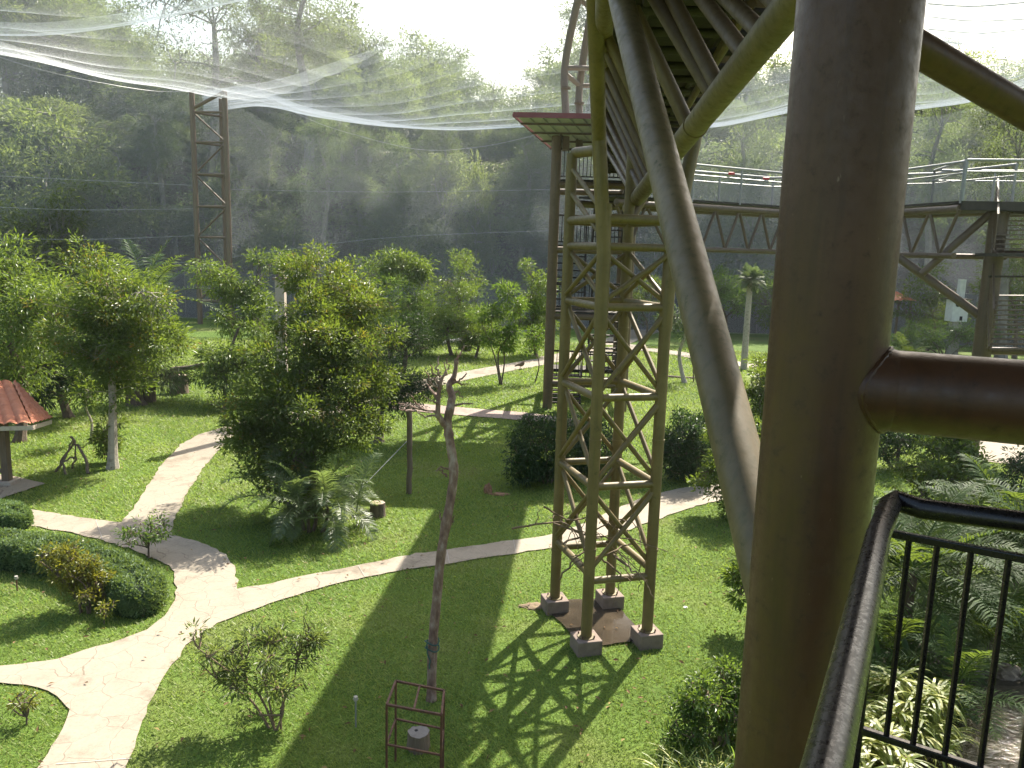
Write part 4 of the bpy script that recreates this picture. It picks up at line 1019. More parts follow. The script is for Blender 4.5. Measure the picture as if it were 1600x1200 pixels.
T('young_light_tree', 'upright young tree with light feathered leaves on thin stems beside the far path', 'tree', (781, 601), [(775, 480, 18, 34), (800, 470, 17, 30), (762, 505, 24, 22), (800, 508, 26, 18), (778, 535, 22, 16)], 170, 16, (.24, .05), 'leaf_light', r0=.05, seed=26, cs=.28, stems=3, droop=.3)
T('bushy_tree', 'bushy tree touching the left side of the stair tower post', 'tree', (838, 556), [(838, 450, 26, 28), (825, 490, 30, 34), (845, 510, 24, 30)], 380, 19, (.18, .05), 'leaf_mid', r0=.09, seed=27, cs=.36, droop=.3)
T('small_tree', 'small pale-leaved sapling on the lawn left of the stair tower', 'tree', (835, 598), [(832, 540, 18, 14), (838, 522, 14, 12)], 44, 12, (.17, .05), 'leaf_light', r0=.03, seed=28, cs=.22)
T('low_tree', 'low tree with a short bare trunk near the dark kerb, centre distance', 'tree', (742, 560), [(735, 530, 30, 16), (760, 525, 22, 18)], 140, 14, (.18, .055), 'leaf_mid', r0=.08, seed=29, cs=.32)

# feathery palm shrub in front of the large tree
palm('palm_shrub', 'feathery silver green palm shrub at the foot of the largest tree', G(486, 830), .5, 38, 1.35, m='leaf_silver', seed=131, lf=.32, w=.018, pairs=36, el=(.0, 1.35), droopk=1.8, spread=.34, trunk=True, stems=5, trunk_r=.03, cat='palm')
# round dark shrubs
T('round_shrub', 'dense round dark green shrub left of the lattice tower legs', 'shrub', (855, 757), [(845, 695, 48, 55), (890, 700, 50, 55, .6), (930, 700, 40, 50, 1), (820, 725, 28, 30, -.3)], 900, 18, (.11, .034), 'leaf_dark', r0=.05, seed=32, cs=.16, stems=4, droop=.5, inner=.55, lump=.12)
T('round_shrub', 'dense round blackish shrub right of the lattice tower at the end of the path', 'shrub', (1078, 752), [(1080, 692, 45, 54), (1060, 715, 30, 36)], 600, 17, (.10, .034), 'leaf_dark', r0=.05, seed=33, cs=.15, stems=4, inner=.55, lump=.15)
T('lush_shrub', 'lush glossy shrub under the long slanting brace', 'shrub', (1150, 815), [(1140, 745, 38, 48), (1170, 700, 45, 45, .5), (1175, 790, 40, 40), (1120, 720, 24, 30, .4)], 480, 16, (.12, .042), 'leaf_mid', r0=.04, seed=34, cs=.16, stems=4)
T('overhanging_shrub', 'shrub with thin bare twigs and drooping leaves at the left edge of the near pillar', 'shrub', (1185, 985), [(1165, 890, 20, 40), (1158, 920, 14, 28), (1195, 870, 34, 60)], 130, 13, (.12, .04), 'leaf_mid', r0=.03, seed=35, cs=.12, stems=3)
T('leaning_bush', 'multi-stemmed bush with lance-shaped leaves in the near lawn at lower left', 'shrub', (434, 1141), [(400, 1040, 62, 46), (455, 1020, 40, 42, .2), (345, 1020, 42, 30, -.1), (300, 985, 26, 26, -.2), (420, 1085, 56, 28), (480, 990, 22, 28, .3), (440, 980, 20, 24, .2)], 190, 15, (.085, .024), 'leaf_bush', r0=.022, seed=36, cs=.11, stems=5, limbs=3, bark='twig', inner=.2)
T('thin_sapling', 'small thin-leaved sapling standing on the bend of the path by the hedge', 'shrub', (232, 872), [(236, 823, 34, 24), (214, 836, 20, 16), (256, 838, 18, 16)], 70, 10, (.075, .03), 'leaf_light', r0=.02, seed=37, cs=.11, inner=.2, bend=.02)
T('yellow_bush', 'yellow green bush growing inside the curve of the clipped hedge', 'shrub', (135, 958), [(112, 890, 42, 30), (138, 916, 36, 34), (85, 878, 20, 20), (112, 862, 18, 14), (155, 945, 18, 18)], 300, 16, (.06, .028), 'leaf_yellow', r0=.03, seed=38, cs=.14, stems=4)
T('seedling', 'tiny pale seedling in the corner lawn at the lower left', 'plant', (40, 1133), [(38, 1095, 20, 18)], 22, 9, (.06, .022), 'leaf_yellow', r0=.012, seed=39, cs=.07)
T('seedling', 'sparse twiggy seedling on the lawn edge right of the yellow bush', 'plant', (163, 975), [(165, 952, 14, 14)], 20, 10, (.05, .02), 'leaf_yellow', r0=.01, seed=40, cs=.06)

# right middle distance
T('broad_tree', 'fresh green round tree left of the grey palm on the far lawn', 'tree', (1130, 528), [(1125, 450, 36, 28), (1150, 470, 34, 28), (1110, 475, 25, 22)], 360, 15, (.24, .07), 'leaf_light', r0=.1, seed=41, cs=.42)
T('broad_tree', 'fresh green round tree hugging the near pillar on the far lawn', 'tree', (1205, 530), [(1205, 465, 32, 34), (1225, 480, 30, 34), (1195, 490, 22, 20)], 340, 15, (.24, .07), 'leaf_light', r0=.1, seed=42, cs=.4)
T('shrub', 'dark shrub behind the lattice tower on the far lawn', 'shrub', (1010, 528), [(1010, 470, 32, 36), (985, 480, 26, 26)], 260, 14, (.2, .06), 'leaf_mid', r0=.08, seed=43, cs=.35)
tb_ = G(1162, 577)
palm('grey_palm', 'grey-headed palm with a tall pale trunk on the far lawn', tb_, zat(tb_[:2], 434)-.1, 44, .85, m='leaf_grey', seed=44, trunk_r=.13, lf=.24, w=.03, pairs=20, el=(-1.0, 1.5), droopk=.5, bark='palebark', spread=.12)
T('thin_tree', 'thin grey trunked tree right of the lattice tower', 'tree', (1070, 598), [(1065, 488, 26, 22), (1050, 500, 16, 14), (1078, 515, 14, 14)], 70, 12, (.22, .06), 'leaf_grey', r0=.10, seed=45, cs=.32, bark='palebark')
T('bare_sapling', 'leafless dark sapling next to the thin grey trunked tree', 'tree', (1084, 597), [(1082, 552, 10, 14)], 10, 5, (.15, .05), 'leaf_dark', r0=.03, seed=46, cs=.2)
strap_clump('yellow_crown_plant', 'yellow croton-like plant against the left edge of the near pillar', G(1198, 640), 160, .75, .07, 'leaf_lemon', 47, spread=.35, heads=8, headh=.9)
T('shade_shrub', 'dark leafy shrub tucked below the yellow plant by the near pillar', 'shrub', (1195, 690), [(1192, 610, 26, 34), (1185, 650, 26, 36), (1205, 570, 20, 20, 1)], 260, 14, (.15, .05), 'leaf_mid', r0=.04, seed=48, cs=.22, stems=3)

# beyond the near pillar at the right
T('dark_shrub', 'black green shrub under the thick cross beam, right of the near pillar', 'shrub', (1405, 735), [(1405, 670, 42, 50), (1375, 690, 30, 40)], 360, 15, (.10, .035), 'leaf_dark', r0=.05, seed=51, cs=.17, stems=3)
T('bright_shrub', 'sunlit shrub with broad leaves under the thick cross beam', 'shrub', (1470, 790), [(1470, 725, 45, 40), (1505, 730, 42, 46), (1440, 750, 40, 36), (1480, 690, 26, 26)], 420, 15, (.12, .045), 'leaf_mid', r0=.04, seed=52, cs=.17, stems=4)
T('dark_shrub', 'dark twiggy shrub at the right picture edge above the black railing', 'shrub', (1590, 800), [(1590, 735, 32, 46), (1625, 740, 40, 50), (1560, 770, 30, 28)], 300, 14, (.11, .04), 'leaf_dark', r0=.04, seed=53, cs=.16, stems=4)
T('clipped_bush', 'low wide leafy bush in front of the white nest box', 'shrub', (1475, 560), [(1450, 522, 36, 22), (1490, 520, 40, 24), (1525, 530, 30, 22), (1410, 535, 30, 18)], 480, 15, (.15, .05), 'leaf_light', r0=.05, seed=54, cs=.24, stems=5)
palm('feather_palm', 'low palm with pale fronds just right of the near pillar, beyond the lawn', G(1415, 568), .3, 14, 1.9, seed=55, lf=.4, w=.035, pairs=22, el=(.3, 1.2), trunk_r=.1)
palm('date_palm', 'large feathery palm behind the vertical bars of the black railing', G(1412, 1008), 1.15, 32, 2.1, seed=56, lf=.42, w=.022, pairs=44, el=(-.2, 1.0), droopk=1.15, trunk_r=.085, spread=.06)
palm('date_palm', 'feathery palm leaning in from the right picture edge behind the bars', G(1660, 985), 1.0, 26, 2.2, seed=57, lf=.44, w=.023, pairs=42, el=(-.2, .95), droopk=1.1, trunk_r=.09, spread=.06)
palm('date_palm', 'feathery palm further back between the shrubs and the black mid rail', G(1490, 905), .45, 22, 1.7, seed=58, lf=.40, w=.027, pairs=34, el=(0, 1.3), droopk=1.1, trunk_r=.08, spread=.06)
strap_clump('dracaena', 'yellow striped dracaena clump at the bottom behind the railing bars', G(1398, 1165), 900, .44, .032, 'leaf_lemon', 59, spread=.34, heads=34, headh=.55, upright=.75, droopk=2.2)
strap_clump('dracaena', 'yellow striped dracaena clump at the bottom left of the railing bars', G(1335, 1225), 500, .44, .032, 'leaf_lemon', 60, spread=.26, heads=20, headh=.5, upright=.75, droopk=2.2)
strap_clump('broad_leaf_plant', 'plant with broad upright green blades beside the corner post', G(1385, 1085), 34, .95, .085, 'leaf_light', 61, spread=.12, heads=4, upright=1.15, droopk=1.2)
palm('pond_palm', 'small palm hanging over the pond edge behind the bars', G(1490, 1120), .35, 12, 1.15, seed=62, lf=.26, w=.016, pairs=30, el=(.2, 1.2), droopk=1.2, trunk_r=.04)
palm('pond_palm', 'low feathery palm filling the gap between the railing corner and the tall palm', G(1395, 1075), .25, 18, 1.25, seed=73, lf=.3, w=.022, pairs=30, el=(.1, 1.2), droopk=1.2, trunk_r=.04)
palm('pond_palm', 'low feathery palm at the far side of the pond stones', G(1545, 1035), .3, 18, 1.5, seed=74, lf=.32, w=.024, pairs=30, el=(.1, 1.2), droopk=1.2, trunk_r=.05)
palm('date_palm', 'feathery palm deep in the bed behind the right end of the mid rail', G(1580, 925), .8, 24, 2.1, seed=75, lf=.40, w=.027, pairs=34, el=(0, 1.3), droopk=1.1, trunk_r=.08, spread=.06)
T('low_shrub', 'low green shrub between the dracaena clump and the pond', 'shrub', (1440, 1130), [(1440, 1105, 36, 26), (1475, 1120, 26, 20)], 130, 14, (.08, .03), 'leaf_mid', r0=.02, seed=76, cs=.12, stems=4)
# lower right bed by the near pillar
T('bed_shrub', 'leafy bright shrub at the foot of the near pillar, beside the lawn', 'shrub', (1120, 1165), [(1110, 1090, 52, 34), (1140, 1070, 34, 40, .2), (1070, 1120, 34, 30, -.1), (1150, 1120, 36, 46), (1050, 1160, 30, 28, -.2)], 480, 15, (.065, .026), 'leaf_light', r0=.02, seed=63, cs=.11, stems=5, bark='twig')
strap_clump('spider_plant', 'clump of yellow striped grassy leaves at the bottom left of the near pillar', G(1085, 1222), 420, .42, .017, 'leaf_lemon', 64, spread=.30, heads=16, upright=1.1, droopk=1.9)
strap_clump('spider_plant', 'small green tuft of long grassy leaves against the near pillar base', G(1140, 1245), 260, .50, .018, 'leaf_light', 65, spread=.22, heads=10, upright=1.2, droopk=1.6)

T('broad_tree', 'loose green tree between the slanting bracket and the nest box', 'tree', (1448, 548), [(1445, 455, 38, 40), (1475, 480, 34, 36), (1425, 485, 26, 24)], 300, 14, (.24, .07), 'leaf_mid', r0=.1, seed=67, cs=.42)
T('broad_tree', 'leafy tree seen through the open treads of the dark staircase', 'tree', (1585, 560), [(1580, 440, 44, 55), (1630, 470, 50, 60), (1600, 385, 46, 40), (1545, 480, 30, 40)], 420, 14, (.26, .08), 'leaf_mid', r0=.12, seed=68, cs=.45)
# ---- clipped hedge: a swept loaf of small leaves over a twiggy core
def hedge(name, label, pts, wd, hgt, nlv, seed, lf=.045):
    g = np.random.default_rng(seed); L = smooth_line([[*G(x, y)[:2], 0] for x, y in pts], 60); T_ = nrm(np.gradient(L, axis=0)); N = np.stack([-T_[:, 1], T_[:, 0], np.zeros(60)], 1)
    root = thing(name, label, 'hedge', None, L[30]); k = nlv
    def loaf(s, a, e=1.):
        i = np.minimum((s*59).astype(int), 58); u = (s*59-i)[:, None]; P = L[i]*(1-u)+L[i+1]*u; Nn = N[i]
        end = np.clip(np.minimum(s, 1-s)*60*np.linalg.norm(L[1]-L[0])/(wd*.5), .0, 1)**.5
        ca, sa = np.cos(a), np.sin(a); w_ = wd/2*np.sign(ca)*np.abs(ca)**.55*end*e; h_ = hgt*np.maximum(sa, 0)**.45*e*(.35+.65*end)
        lum = 1+.02*np.sin(s*70+a*2)+.025*np.sin(s*33+a*5)
        return P+Nn*(w_*lum)[:, None]+np.array([0, 0, 1.])*(h_*lum)[:, None], nrm(Nn*ca[:, None]+np.array([0, 0, 1.])*sa[:, None])
    s = g.random(k); a = g.random(k)*math.pi; P, O = loaf(s, a, .9+.13*g.random(k))
    D = nrm(O*.6+rand_dir(g, k)); Nv = nrm(O+g.normal(0, .5, (k, 3)))
    V, Fc, t = leaf_geo(P-L[30], D, Nv, lf*(.7+.6*g.random(k)), lf*.5*(.7+.6*g.random(k)), tint=np.clip(.75*g.random(k)+.25*np.sin(s*25+a*3), 0, 1))
    link('leaves', fast_mesh('leaves', V, Fc, t), 'leaf_hedge', root)
    ss, aa = np.meshgrid(np.linspace(0.0, 1, 60), np.linspace(0, math.pi, 14), indexing='ij'); P, _ = loaf(ss.ravel(), aa.ravel(), .86)
    I = np.arange(60*14).reshape(60, 14); Fq = np.stack([I[:-1, :-1], I[1:, :-1], I[1:, 1:], I[:-1, 1:]], -1).reshape(-1, 4)
    link('twig_core', fast_mesh('twig_core', P-L[30], Fq, np.full(len(Fq), .05), True), 'leaf_dark', root)
hedge('clipped_hedge', 'long clipped hedge curving round the yellow bush beside the path', [(-160, 868), (-60, 872), (40, 880), (110, 892), (170, 914), (208, 938), (226, 966)], .80, .46, 34000, 71, .05)
hedge('clipped_hedge', 'short clipped block of hedge by the path at the left edge', [(-90, 812), (-30, 818), (8, 823), (44, 826)], .80, .42, 10000, 72, .05)

# ================================================================== SMALL THINGS
def stump(label, px, py, rpx, hpx, seed, bark='bark', top='cutwood', holes=0, group=None):
    c = G(px, py); d = depth(c); r = rpx*d/F; h = hpx*d/F; root = thing('tree_stump', label, 'stump', group, c); g = np.random.default_rng(seed)
    n_ = 28; ph = g.random(3)*6; th = np.arange(n_)*2*math.pi/n_; rad = r*(1+.05*np.sin(3*th+ph[0])+.03*np.sin(7*th+ph[1]))
    V = []; zs = [(-.03, 1.12), (h*.12, 1.05), (h*.5, 1), (h*.9, .98), (h, .96)]
    for z, s in zs: V += [(rad[i]*s*math.cos(th[i]), rad[i]*s*math.sin(th[i]), z) for i in range(n_)]
    fs = [(k*n_+i, k*n_+(i+1) % n_, (k+1)*n_+(i+1) % n_, (k+1)*n_+i) for k in range(4) for i in range(n_)]
    b = MB(); b.add(V, fs); b.build('bark', bark, root)
    t = MB(); t.add([(rad[i]*.97*math.cos(th[i]), rad[i]*.97*math.sin(th[i]), h+.004*math.sin(i*2)) for i in range(n_)]+[(0, 0, h+.004)], [(i, (i+1) % n_, n_) for i in range(n_)]); t.build('cut_face', top, root)
    if holes:
        b = MB(); b.tube([(-.03, .02, h-.02), (-.03, .02, h+.006)], r*.16, 10); b.build('rot_hole', 'black', root)
    return c, r, h
stump('sawn log stump standing alone on the lawn beside the palm shrub', 590, 806, 11.5, 22, 81)
sc_, sr_, sh_ = stump('pale old stump standing inside the rusty frame', 654, 1168, 17, 27, 82, 'wood', 'greybark', 1)
c, r_, h_ = stump('big brown stump under the log seat on the far left lawn', 280, 614, 13, 28, 83, 'wood')
b = MB(); L = [U(266, 578, depth(c)-.1), U(300, 574, depth(c)), U(318, 570, depth(c)+.1)]; b.tube(wob(L, .01, 2, 4), .09, 10); o = b.build('fallen_log', 'wood'); tag(o, 'weathered log lying across the big brown stump', 'log')
stump('small dark stump left of two in the distance near the kerb', 722, 546, 5, 14, 84)
stump('small dark stump right of two in the distance near the kerb', 730, 549, 6, 9, 85)

# wooden post and its guy line
pb = G(639, 771); pd = depth(pb)
po = thing('wooden_post', 'plain grey wooden post on the lawn behind the bare trunk', 'post', None, pb)
b = MB(); b.tube(wob([(0, 0, -.1), (.01, 0, .8), (-.005, 0, zat(pb[:2], 640))], .004, 3, 4), .062, 12); b.build('shaft', 'wood', po)
b = MB(); b.tube(np.array([U(637, 688, pd), U(550, 778, pd-1.2)])-pb, .008, 5); b.build('guy_line', 'cable', po)

# dead pruned tree
db = G(674, 1093); dd = depth(db)
dt = thing('dead_tree', 'tall bare pruned trunk with a forked top in the near lawn', 'tree', None, db)
def dl(pts): return np.array([U(x, y, dd+q)-db for x, y, q in pts])
b = MB(); P = smooth_line(dl([(674, 1100, 0), (676, 1010, -.05), (683, 930, -.08), (690, 860, -.1), (704, 780, -.1), (709, 735, -.1), (703, 690, -.1), (699, 660, -.1), (704, 638, -.1)]), 40)
rr = np.linspace(.060, .052, 40); rr[0] = .08; rr[[17, 25, 31]] *= 1.15; b.tube(P, rr*(1+.05*np.sin(np.arange(40)*1.9)), 14); b.build('trunk', 'deadbark', dt)
for pts, r0, r1 in (([(703, 640, -.1), (706, 618, -.05), (702, 600, 0), (711, 585, .05), (713, 560, .05)], .055, .02), ([(700, 668, -.1), (688, 655, -.15), (684, 640, -.2), (686, 615, -.2), (690, 592, -.2)], .045, .018)):
    b = MB(); b.tube(wob(smooth_line(dl(pts), 14), .004, 5, 1), np.linspace(r0, r1, 14), 9); b.build('fork', 'deadbark', dt)
tws = [[(706, 600, 0), (725, 590, 0), (728, 582, 0)], [(711, 634, -.1), (730, 630, -.1), (740, 632, -.1)], [(684, 645, -.2), (660, 640, -.2), (640, 636, -.3), (622, 630, -.3)], [(686, 600, -.2), (676, 582, -.2), (672, 570, -.2)], [(690, 592, -.2), (700, 575, -.1), (698, 560, -.1)], [(704, 735, -.1), (690, 730, -.1), (680, 736, -.1)],
       [(698, 745, -.1), (692, 738, -.1), (684, 732, -.15)], [(700, 810, -.1), (708, 816, -.1), (710, 805, -.1)], [(690, 812, -.1), (686, 800, -.1)], [(684, 625, -.2), (670, 605, -.2), (676, 590, -.2)], [(712, 575, .05), (716, 560, .05), (714, 548, 0)], [(686, 648, -.2), (664, 652, -.25), (650, 640, -.3)], [(689, 592, -.2), (682, 575, -.15), (686, 556, -.1)], [(687, 610, -.2), (672, 598, -.25), (664, 580, -.3)], [(686, 620, -.2), (676, 612, -.1), (668, 600, 0)], [(708, 590, 0), (720, 602, .1), (732, 600, .1)], [(703, 612, 0), (716, 612, .1), (724, 622, .1)], [(714, 562, .05), (722, 552, .1), (724, 540, .1)], [(690, 595, -.2), (697, 583, -.3), (694, 566, -.3)], [(686, 632, -.2), (676, 628, -.3), (662, 618, -.35)], [(660, 640, -.2), (652, 630, -.2), (642, 618, -.25)], [(650, 640, -.3), (636, 644, -.3), (626, 640, -.3)]]
for i, p in enumerate(tws):
    b = MB(); L = wob(dl(p), .010, i, 4); b.tube(L, np.linspace(.016, .006, len(L)), 5); b.build('twig', 'deadbark', dt)
b = MB(); th = np.linspace(0, 6.28, 30)
for zz in (1002, 1012):
    cpt = np.array([U(675, zz, dd-.05)])-db; b.tube(cpt+np.stack([.085*np.cos(th), .085*np.sin(th), .02*np.sin(th*2)], 1), .009, 5)
L = dl([(668, 1005, -.13), (668, 1020, -.15), (672, 1032, -.12), (671, 1045, -.12)]); b.tube(wob(L, .006, 2, 3), .009, 5)
b.build('rope', 'rope', dt)

# rusty square frame round the stump
fr = Steel('rusty_frame', 'rusty open rectangular iron frame standing over the pale stump', 'frame', G(648, 1200))
F0 = [G(604, 1233), G(688, 1251), G(692, 1207), G(618, 1190)]   # feet, just below the picture
zt0 = zat(F0[0][:2], 1101)
for p in F0:
    b = MB(); b.bar(p-[0, 0, .03], [p[0], p[1], zt0], .022, .022); fr.mb('leg', b, 'iron', smooth=False)
zm = zat(F0[0][:2], 1163)
for i in range(4):
    b = MB(); b.bar([*F0[i][:2], zt0], [*F0[(i+1) % 4][:2], zt0], .022, .022); fr.mb('top_bar', b, 'iron', smooth=False)
    b = MB(); b.bar([*F0[i][:2], zm], [*F0[(i+1) % 4][:2], zm], .018, .018); fr.mb('middle_bar', b, 'iron', smooth=False)
mid = lambda i, j: np.array([*((F0[i]+F0[j])/2)[:2], zt0])
b = MB(); b.bar(mid(0, 1), mid(2, 3), .02, .012); fr.mb('top_bar', b, 'iron', smooth=False)
def stake(label, px, py, top, m='galv'):
    c = G(px, py); root = thing('garden_stake', label, 'stake', None, c); h = zat(c[:2], top)
    b = MB(); b.tube([(0, 0, -.05), (0, 0, h)], .010, 6); b.build('rod', m, root)
    b = MB(); b.tube([(0, 0, h-.02), (0, 0, h+.03)], .024, 8); b.tube([(-.03, 0, h), (.03, 0, h)], .008, 5); b.build('sprinkler_head', 'greycon', root)
stake('thin grey sprinkler stake on the lawn left of the rusty frame', 556, 1136, 1092)
stake('thin dark sprinkler stake on the lawn left of the yellow bush', 27, 923, 903, 'iron')
# crossed-branch stand on the left lawn
cb_ = G(118, 738); cd_ = depth(cb_)
bs = thing('branch_stand', 'rough stand of crossed dead branches on the lawn left of the pale trunk', 'branch stand', None, cb_)
for i, (p, r_) in enumerate((([(87, 738, 0), (100, 715, .1), (116, 690, .2)], .035), ([(103, 742, -.2), (98, 722, -.1), (112, 695, .1), (112, 682, .1)], .028), ([(138, 740, -.1), (135, 718, 0), (122, 697, .1), (110, 682, .2)], .04), ([(113, 735, .3), (118, 712, .2), (116, 690, .2)], .025), ([(98, 722, -.1), (113, 714, 0), (119, 718, .1)], .025), ([(122, 700, .1), (132, 698, .1), (134, 694, .1)], .015))):
    L = wob([U(x, y, cd_+q)-cb_ for x, y, q in p], .014, i, 4); b = MB(); b.tube(L, np.linspace(r_, r_*.6, len(L)), 7); b.build('branch', 'wood', bs)

# clay-tiled shelter at the left edge
A1, A0, N_, R_, L_ = U(19, 598, 18.6), U(-190, 592, 19.2), U(50, 664, 16.6), U(80, 655, 18.2), U(-230, 672, 17.6)
sh = Steel('tiled_shelter', 'small open shelter with an orange clay tile roof at the left edge', 'shelter', G(12, 760))
def tiled(b, e0, e1, r0, r1, cols, rows):
    """rounded tiles in stepped courses on the slope between eave e0-e1 and ridge r0-r1"""
    nu, nv = cols*6, rows*3; nn = nrm(np.cross(np.asarray(e1)-e0, np.asarray(r0)-e0)); nn = nn if nn[2] > 0 else -nn; V = []
    for j in range(nv+1):
        v = j/nv; st_ = (j/3) % 1.0
        for i in range(nu+1):
            u = i/nu; p = (e0*(1-u)+e1*u)*(1-v)+(r0*(1-u)+r1*u)*v
            V.append(p+nn*(.055*abs(math.sin(u*cols*math.pi))+.035*(1-st_)))
    I = np.arange((nu+1)*(nv+1)).reshape(nv+1, nu+1)
    b.add(V, np.stack([I[:-1, :-1], I[:-1, 1:], I[1:, 1:], I[1:, :-1]], -1).reshape(-1, 4).tolist())
b = MB(); tiled(b, L_, N_, A0, A1, 14, 8); tiled(b, N_, R_, A1-[0, 0, .0], A1+[.02, 0, 0], 5, 8)
bk = (R_+L_)-N_
rfo = sh.mb('roof', b, 'tile', smooth=True)
b = MB(); tiled(b, R_, bk, A1, A0, 14, 8); sh.mb('rear_slope', b, 'tile', parent=rfo)
b = MB(); b.bar(N_-[0, 0, .06], R_-[0, 0, .06], .03, .09); b.bar(L_-[0, 0, .06], N_-[0, 0, .06], .03, .09); sh.mb('fascia', b, 'concrete', parent=rfo, smooth=False)
for px, py in ((12, 757), (-170, 742), (-150, 800)):
    p = G(px, py); b = MB(); b.bar(p, [p[0], p[1], 1.62], .16, .16); sh.mb('post', b, 'wood', smooth=False, bevel=.01)
    b = MB(); b.box(p+[0, 0, .05], .36, .36, .10); sh.mb('post_base', b, 'concrete', smooth=False, bevel=.01)
b = MB(); b.bar(G(12, 757)+[0, 0, 1.55], G(-150, 800)+[0, 0, 1.55], .1, .14); b.bar(G(12, 757)+[0, 0, .32], G(-150, 760)+[0, 0, .32], .1, .08); sh.mb('beam', b, 'wood', smooth=False)

# chimney-like concrete post among the trees
cc = G(443, 668); 
cp = thing('concrete_post', 'tall pale concrete post with a pink cap among the tree crowns', 'post', None, cc)
cdp = U(443, 600, depth(cc))
zt2 = zat(cc[:2], 437); k_ = depth(cc)/F
b = MB(); b.box((0, 0, zt2/2), 14*k_, 14*k_, zt2); b.build('shaft', 'concrete', cp, smooth=False, bevel=.02)
b = MB(); b.box((0, 0, zt2+.03), 20*k_, 20*k_, .07); b.box((0, 0, zt2+.16), 10*k_, 10*k_, .2); b.build('cap', 'pinkcon', cp, smooth=False, bevel=.01)
# white nest box on a post
nb = U(1493, 500, 47); nb[2] = 0; nd = depth(nb); kk_ = nd/F
nx_ = thing('nest_box', 'tall white nest box with a round dark hole beyond the leafy bush', 'nest box', None, nb)
zb0, zb1 = zat(nb[:2], 502), zat(nb[:2], 468)
b = MB(); b.box((0, 0, (zb0+zb1)/2), 24*kk_, .8, zb1-zb0); b.build('box', 'white', nx_, smooth=False, bevel=.01)
b = MB(); b.box((0, -.05, zb1+.03), 32*kk_, 1.0, .06); b.build('lid', 'nestbrown', nx_, smooth=False)
b = MB(); b.tube([(-5*kk_, -.42, zb1-.28), (-5*kk_, -.39, zb1-.28)], .13, 14); b.box((2*kk_, -.405, zb0+.2), .16, .02, .25); b.build('entrance_hole', 'black', nx_)
b = MB(); b.box((12*kk_, .6, zat(nb[:2], 437)/2), 9*kk_, .3, zat(nb[:2], 437)); b.build('back_board', 'white', nx_, smooth=False)
b = MB(); b.box((0, 0, zb0/2), .5, .5, zb0); b.build('post', 'greycon', nx_, smooth=False)
# small red roof in the distance
rr_ = U(1393, 480, 50); rr_[2] = 0
rh = thing('feeding_shelter', 'tiny red tiled roof just right of the near pillar in the distance', 'shelter', None, rr_)
za = zat(rr_[:2], 469)
b = MB(); e = [np.array(q) for q in ((-1.0, -1.0, za), (1.0, -1.0, za), (1.0, 1.0, za), (-1.0, 1.0, za))]; ap_ = np.array((0, 0, za+.55))
for i in range(4): tiled(b, e[i], e[(i+1) % 4], ap_, ap_+[.01, 0, 0], 6, 5)
b.build('roof', 'tile', rh)
for i in range(4):
    b = MB(); q = e[i]*.8; b.bar((q[0], q[1], 0), (q[0], q[1], za+.05), .12, .12); b.build('post', 'wood', rh, smooth=False)
# bird walking on the far path
bp_ = G(812, 577)
bd = thing('bird', 'small brown ground bird walking on the far path', 'bird', None, bp_)
bd.scale = (.8, .8, .8)
b = MB(); b.tube(smooth_line([(-.30, 0, .16), (-.2, 0, .22), (-.05, 0, .27), (.1, 0, .28), (.17, 0, .36), (.20, 0, .44), (.24, 0, .455), (.30, 0, .445)], 22), np.interp(np.arange(22), [0, 4, 9, 13, 16, 18, 19, 21], [.02, .06, .12, .10, .05, .045, .03, .006]), 12)
b.tube([(.02, .04, .2), (.01, .04, .1), (.04, .04, 0), (.09, .04, 0)], .012, 6); b.tube([(0, -.04, .2), (.05, -.04, .1), (.10, -.04, 0), (.15, -.04, 0)], .012, 6); b.build('body', 'feather', bd)
# clods, litter, logs
def rock(label, name, cat, px, py, r, m, seed, sq=(1, 1, .6), rise=.3):
    c = G(px, py); g = np.random.default_rng(seed); me = bpy.data.meshes.new(name); import bmesh
    bm = bmesh.new(); bmesh.ops.create_icosphere(bm, subdivisions=3, radius=r)
    for v in bm.verts:
        d = v.co.normalized(); q = 1+.25*math.sin(d.x*4+seed)*math.sin(d.y*5+2*seed)+.12*math.sin(d.z*11+d.x*9+seed); v.co = Vector((v.co.x*q*sq[0], v.co.y*q*sq[1], v.co.z*q*sq[2]+r*rise*sq[2]))
    bm.to_mesh(me); bm.free(); o = link(name, me, m); o.location = c; tag(o, label, cat); return o
rock('bare clod of red earth on the shaded lawn left of the round shrub', 'earth_clod', 'earth clod', 762, 770, .12, 'earth', 1, (.8, .8, 1.3))
rock('flat patch of dug red earth beside the upright clod', 'earth_clod', 'earth clod', 780, 773, .16, 'earth', 2, (1.4, .7, .25), 0)
rock('crumpled white scrap lying on the lawn right of the tower', 'litter', 'litter', 1071, 950, .035, 'white', 3)
rock('dry pale leaf litter heap left of the rear tower footing', 'leaf_heap', 'leaf heap', 832, 948, .16, 'twig', 4, (1.3, .8, .2), 0)
for i, (px, py, r_) in enumerate([(1395, 1010, .14), (1425, 1018, .17), (1458, 1030, .15), (1490, 1042, .18), (1530, 1052, .16), (1570, 1058, .19), (1612, 1062, .17)]):
    o = rock('rounded brown stone of the row edging the pond', 'edging_stone', 'stone', px, py, r_, 'rock', 10+i, (1.3, .8, .7)); o['group'] = 'stones edging the pond'
bl_ = G(1060, 590); b = MB(); b.tube(wob([U(1035, 588, depth(bl_)), U(1098, 592, depth(bl_)-.2)], .01, 3, 4), .07, 8); o = b.build('fallen_log', 'wood'); tag(o, 'thin log lying across the lawn right of the lattice tower', 'log')

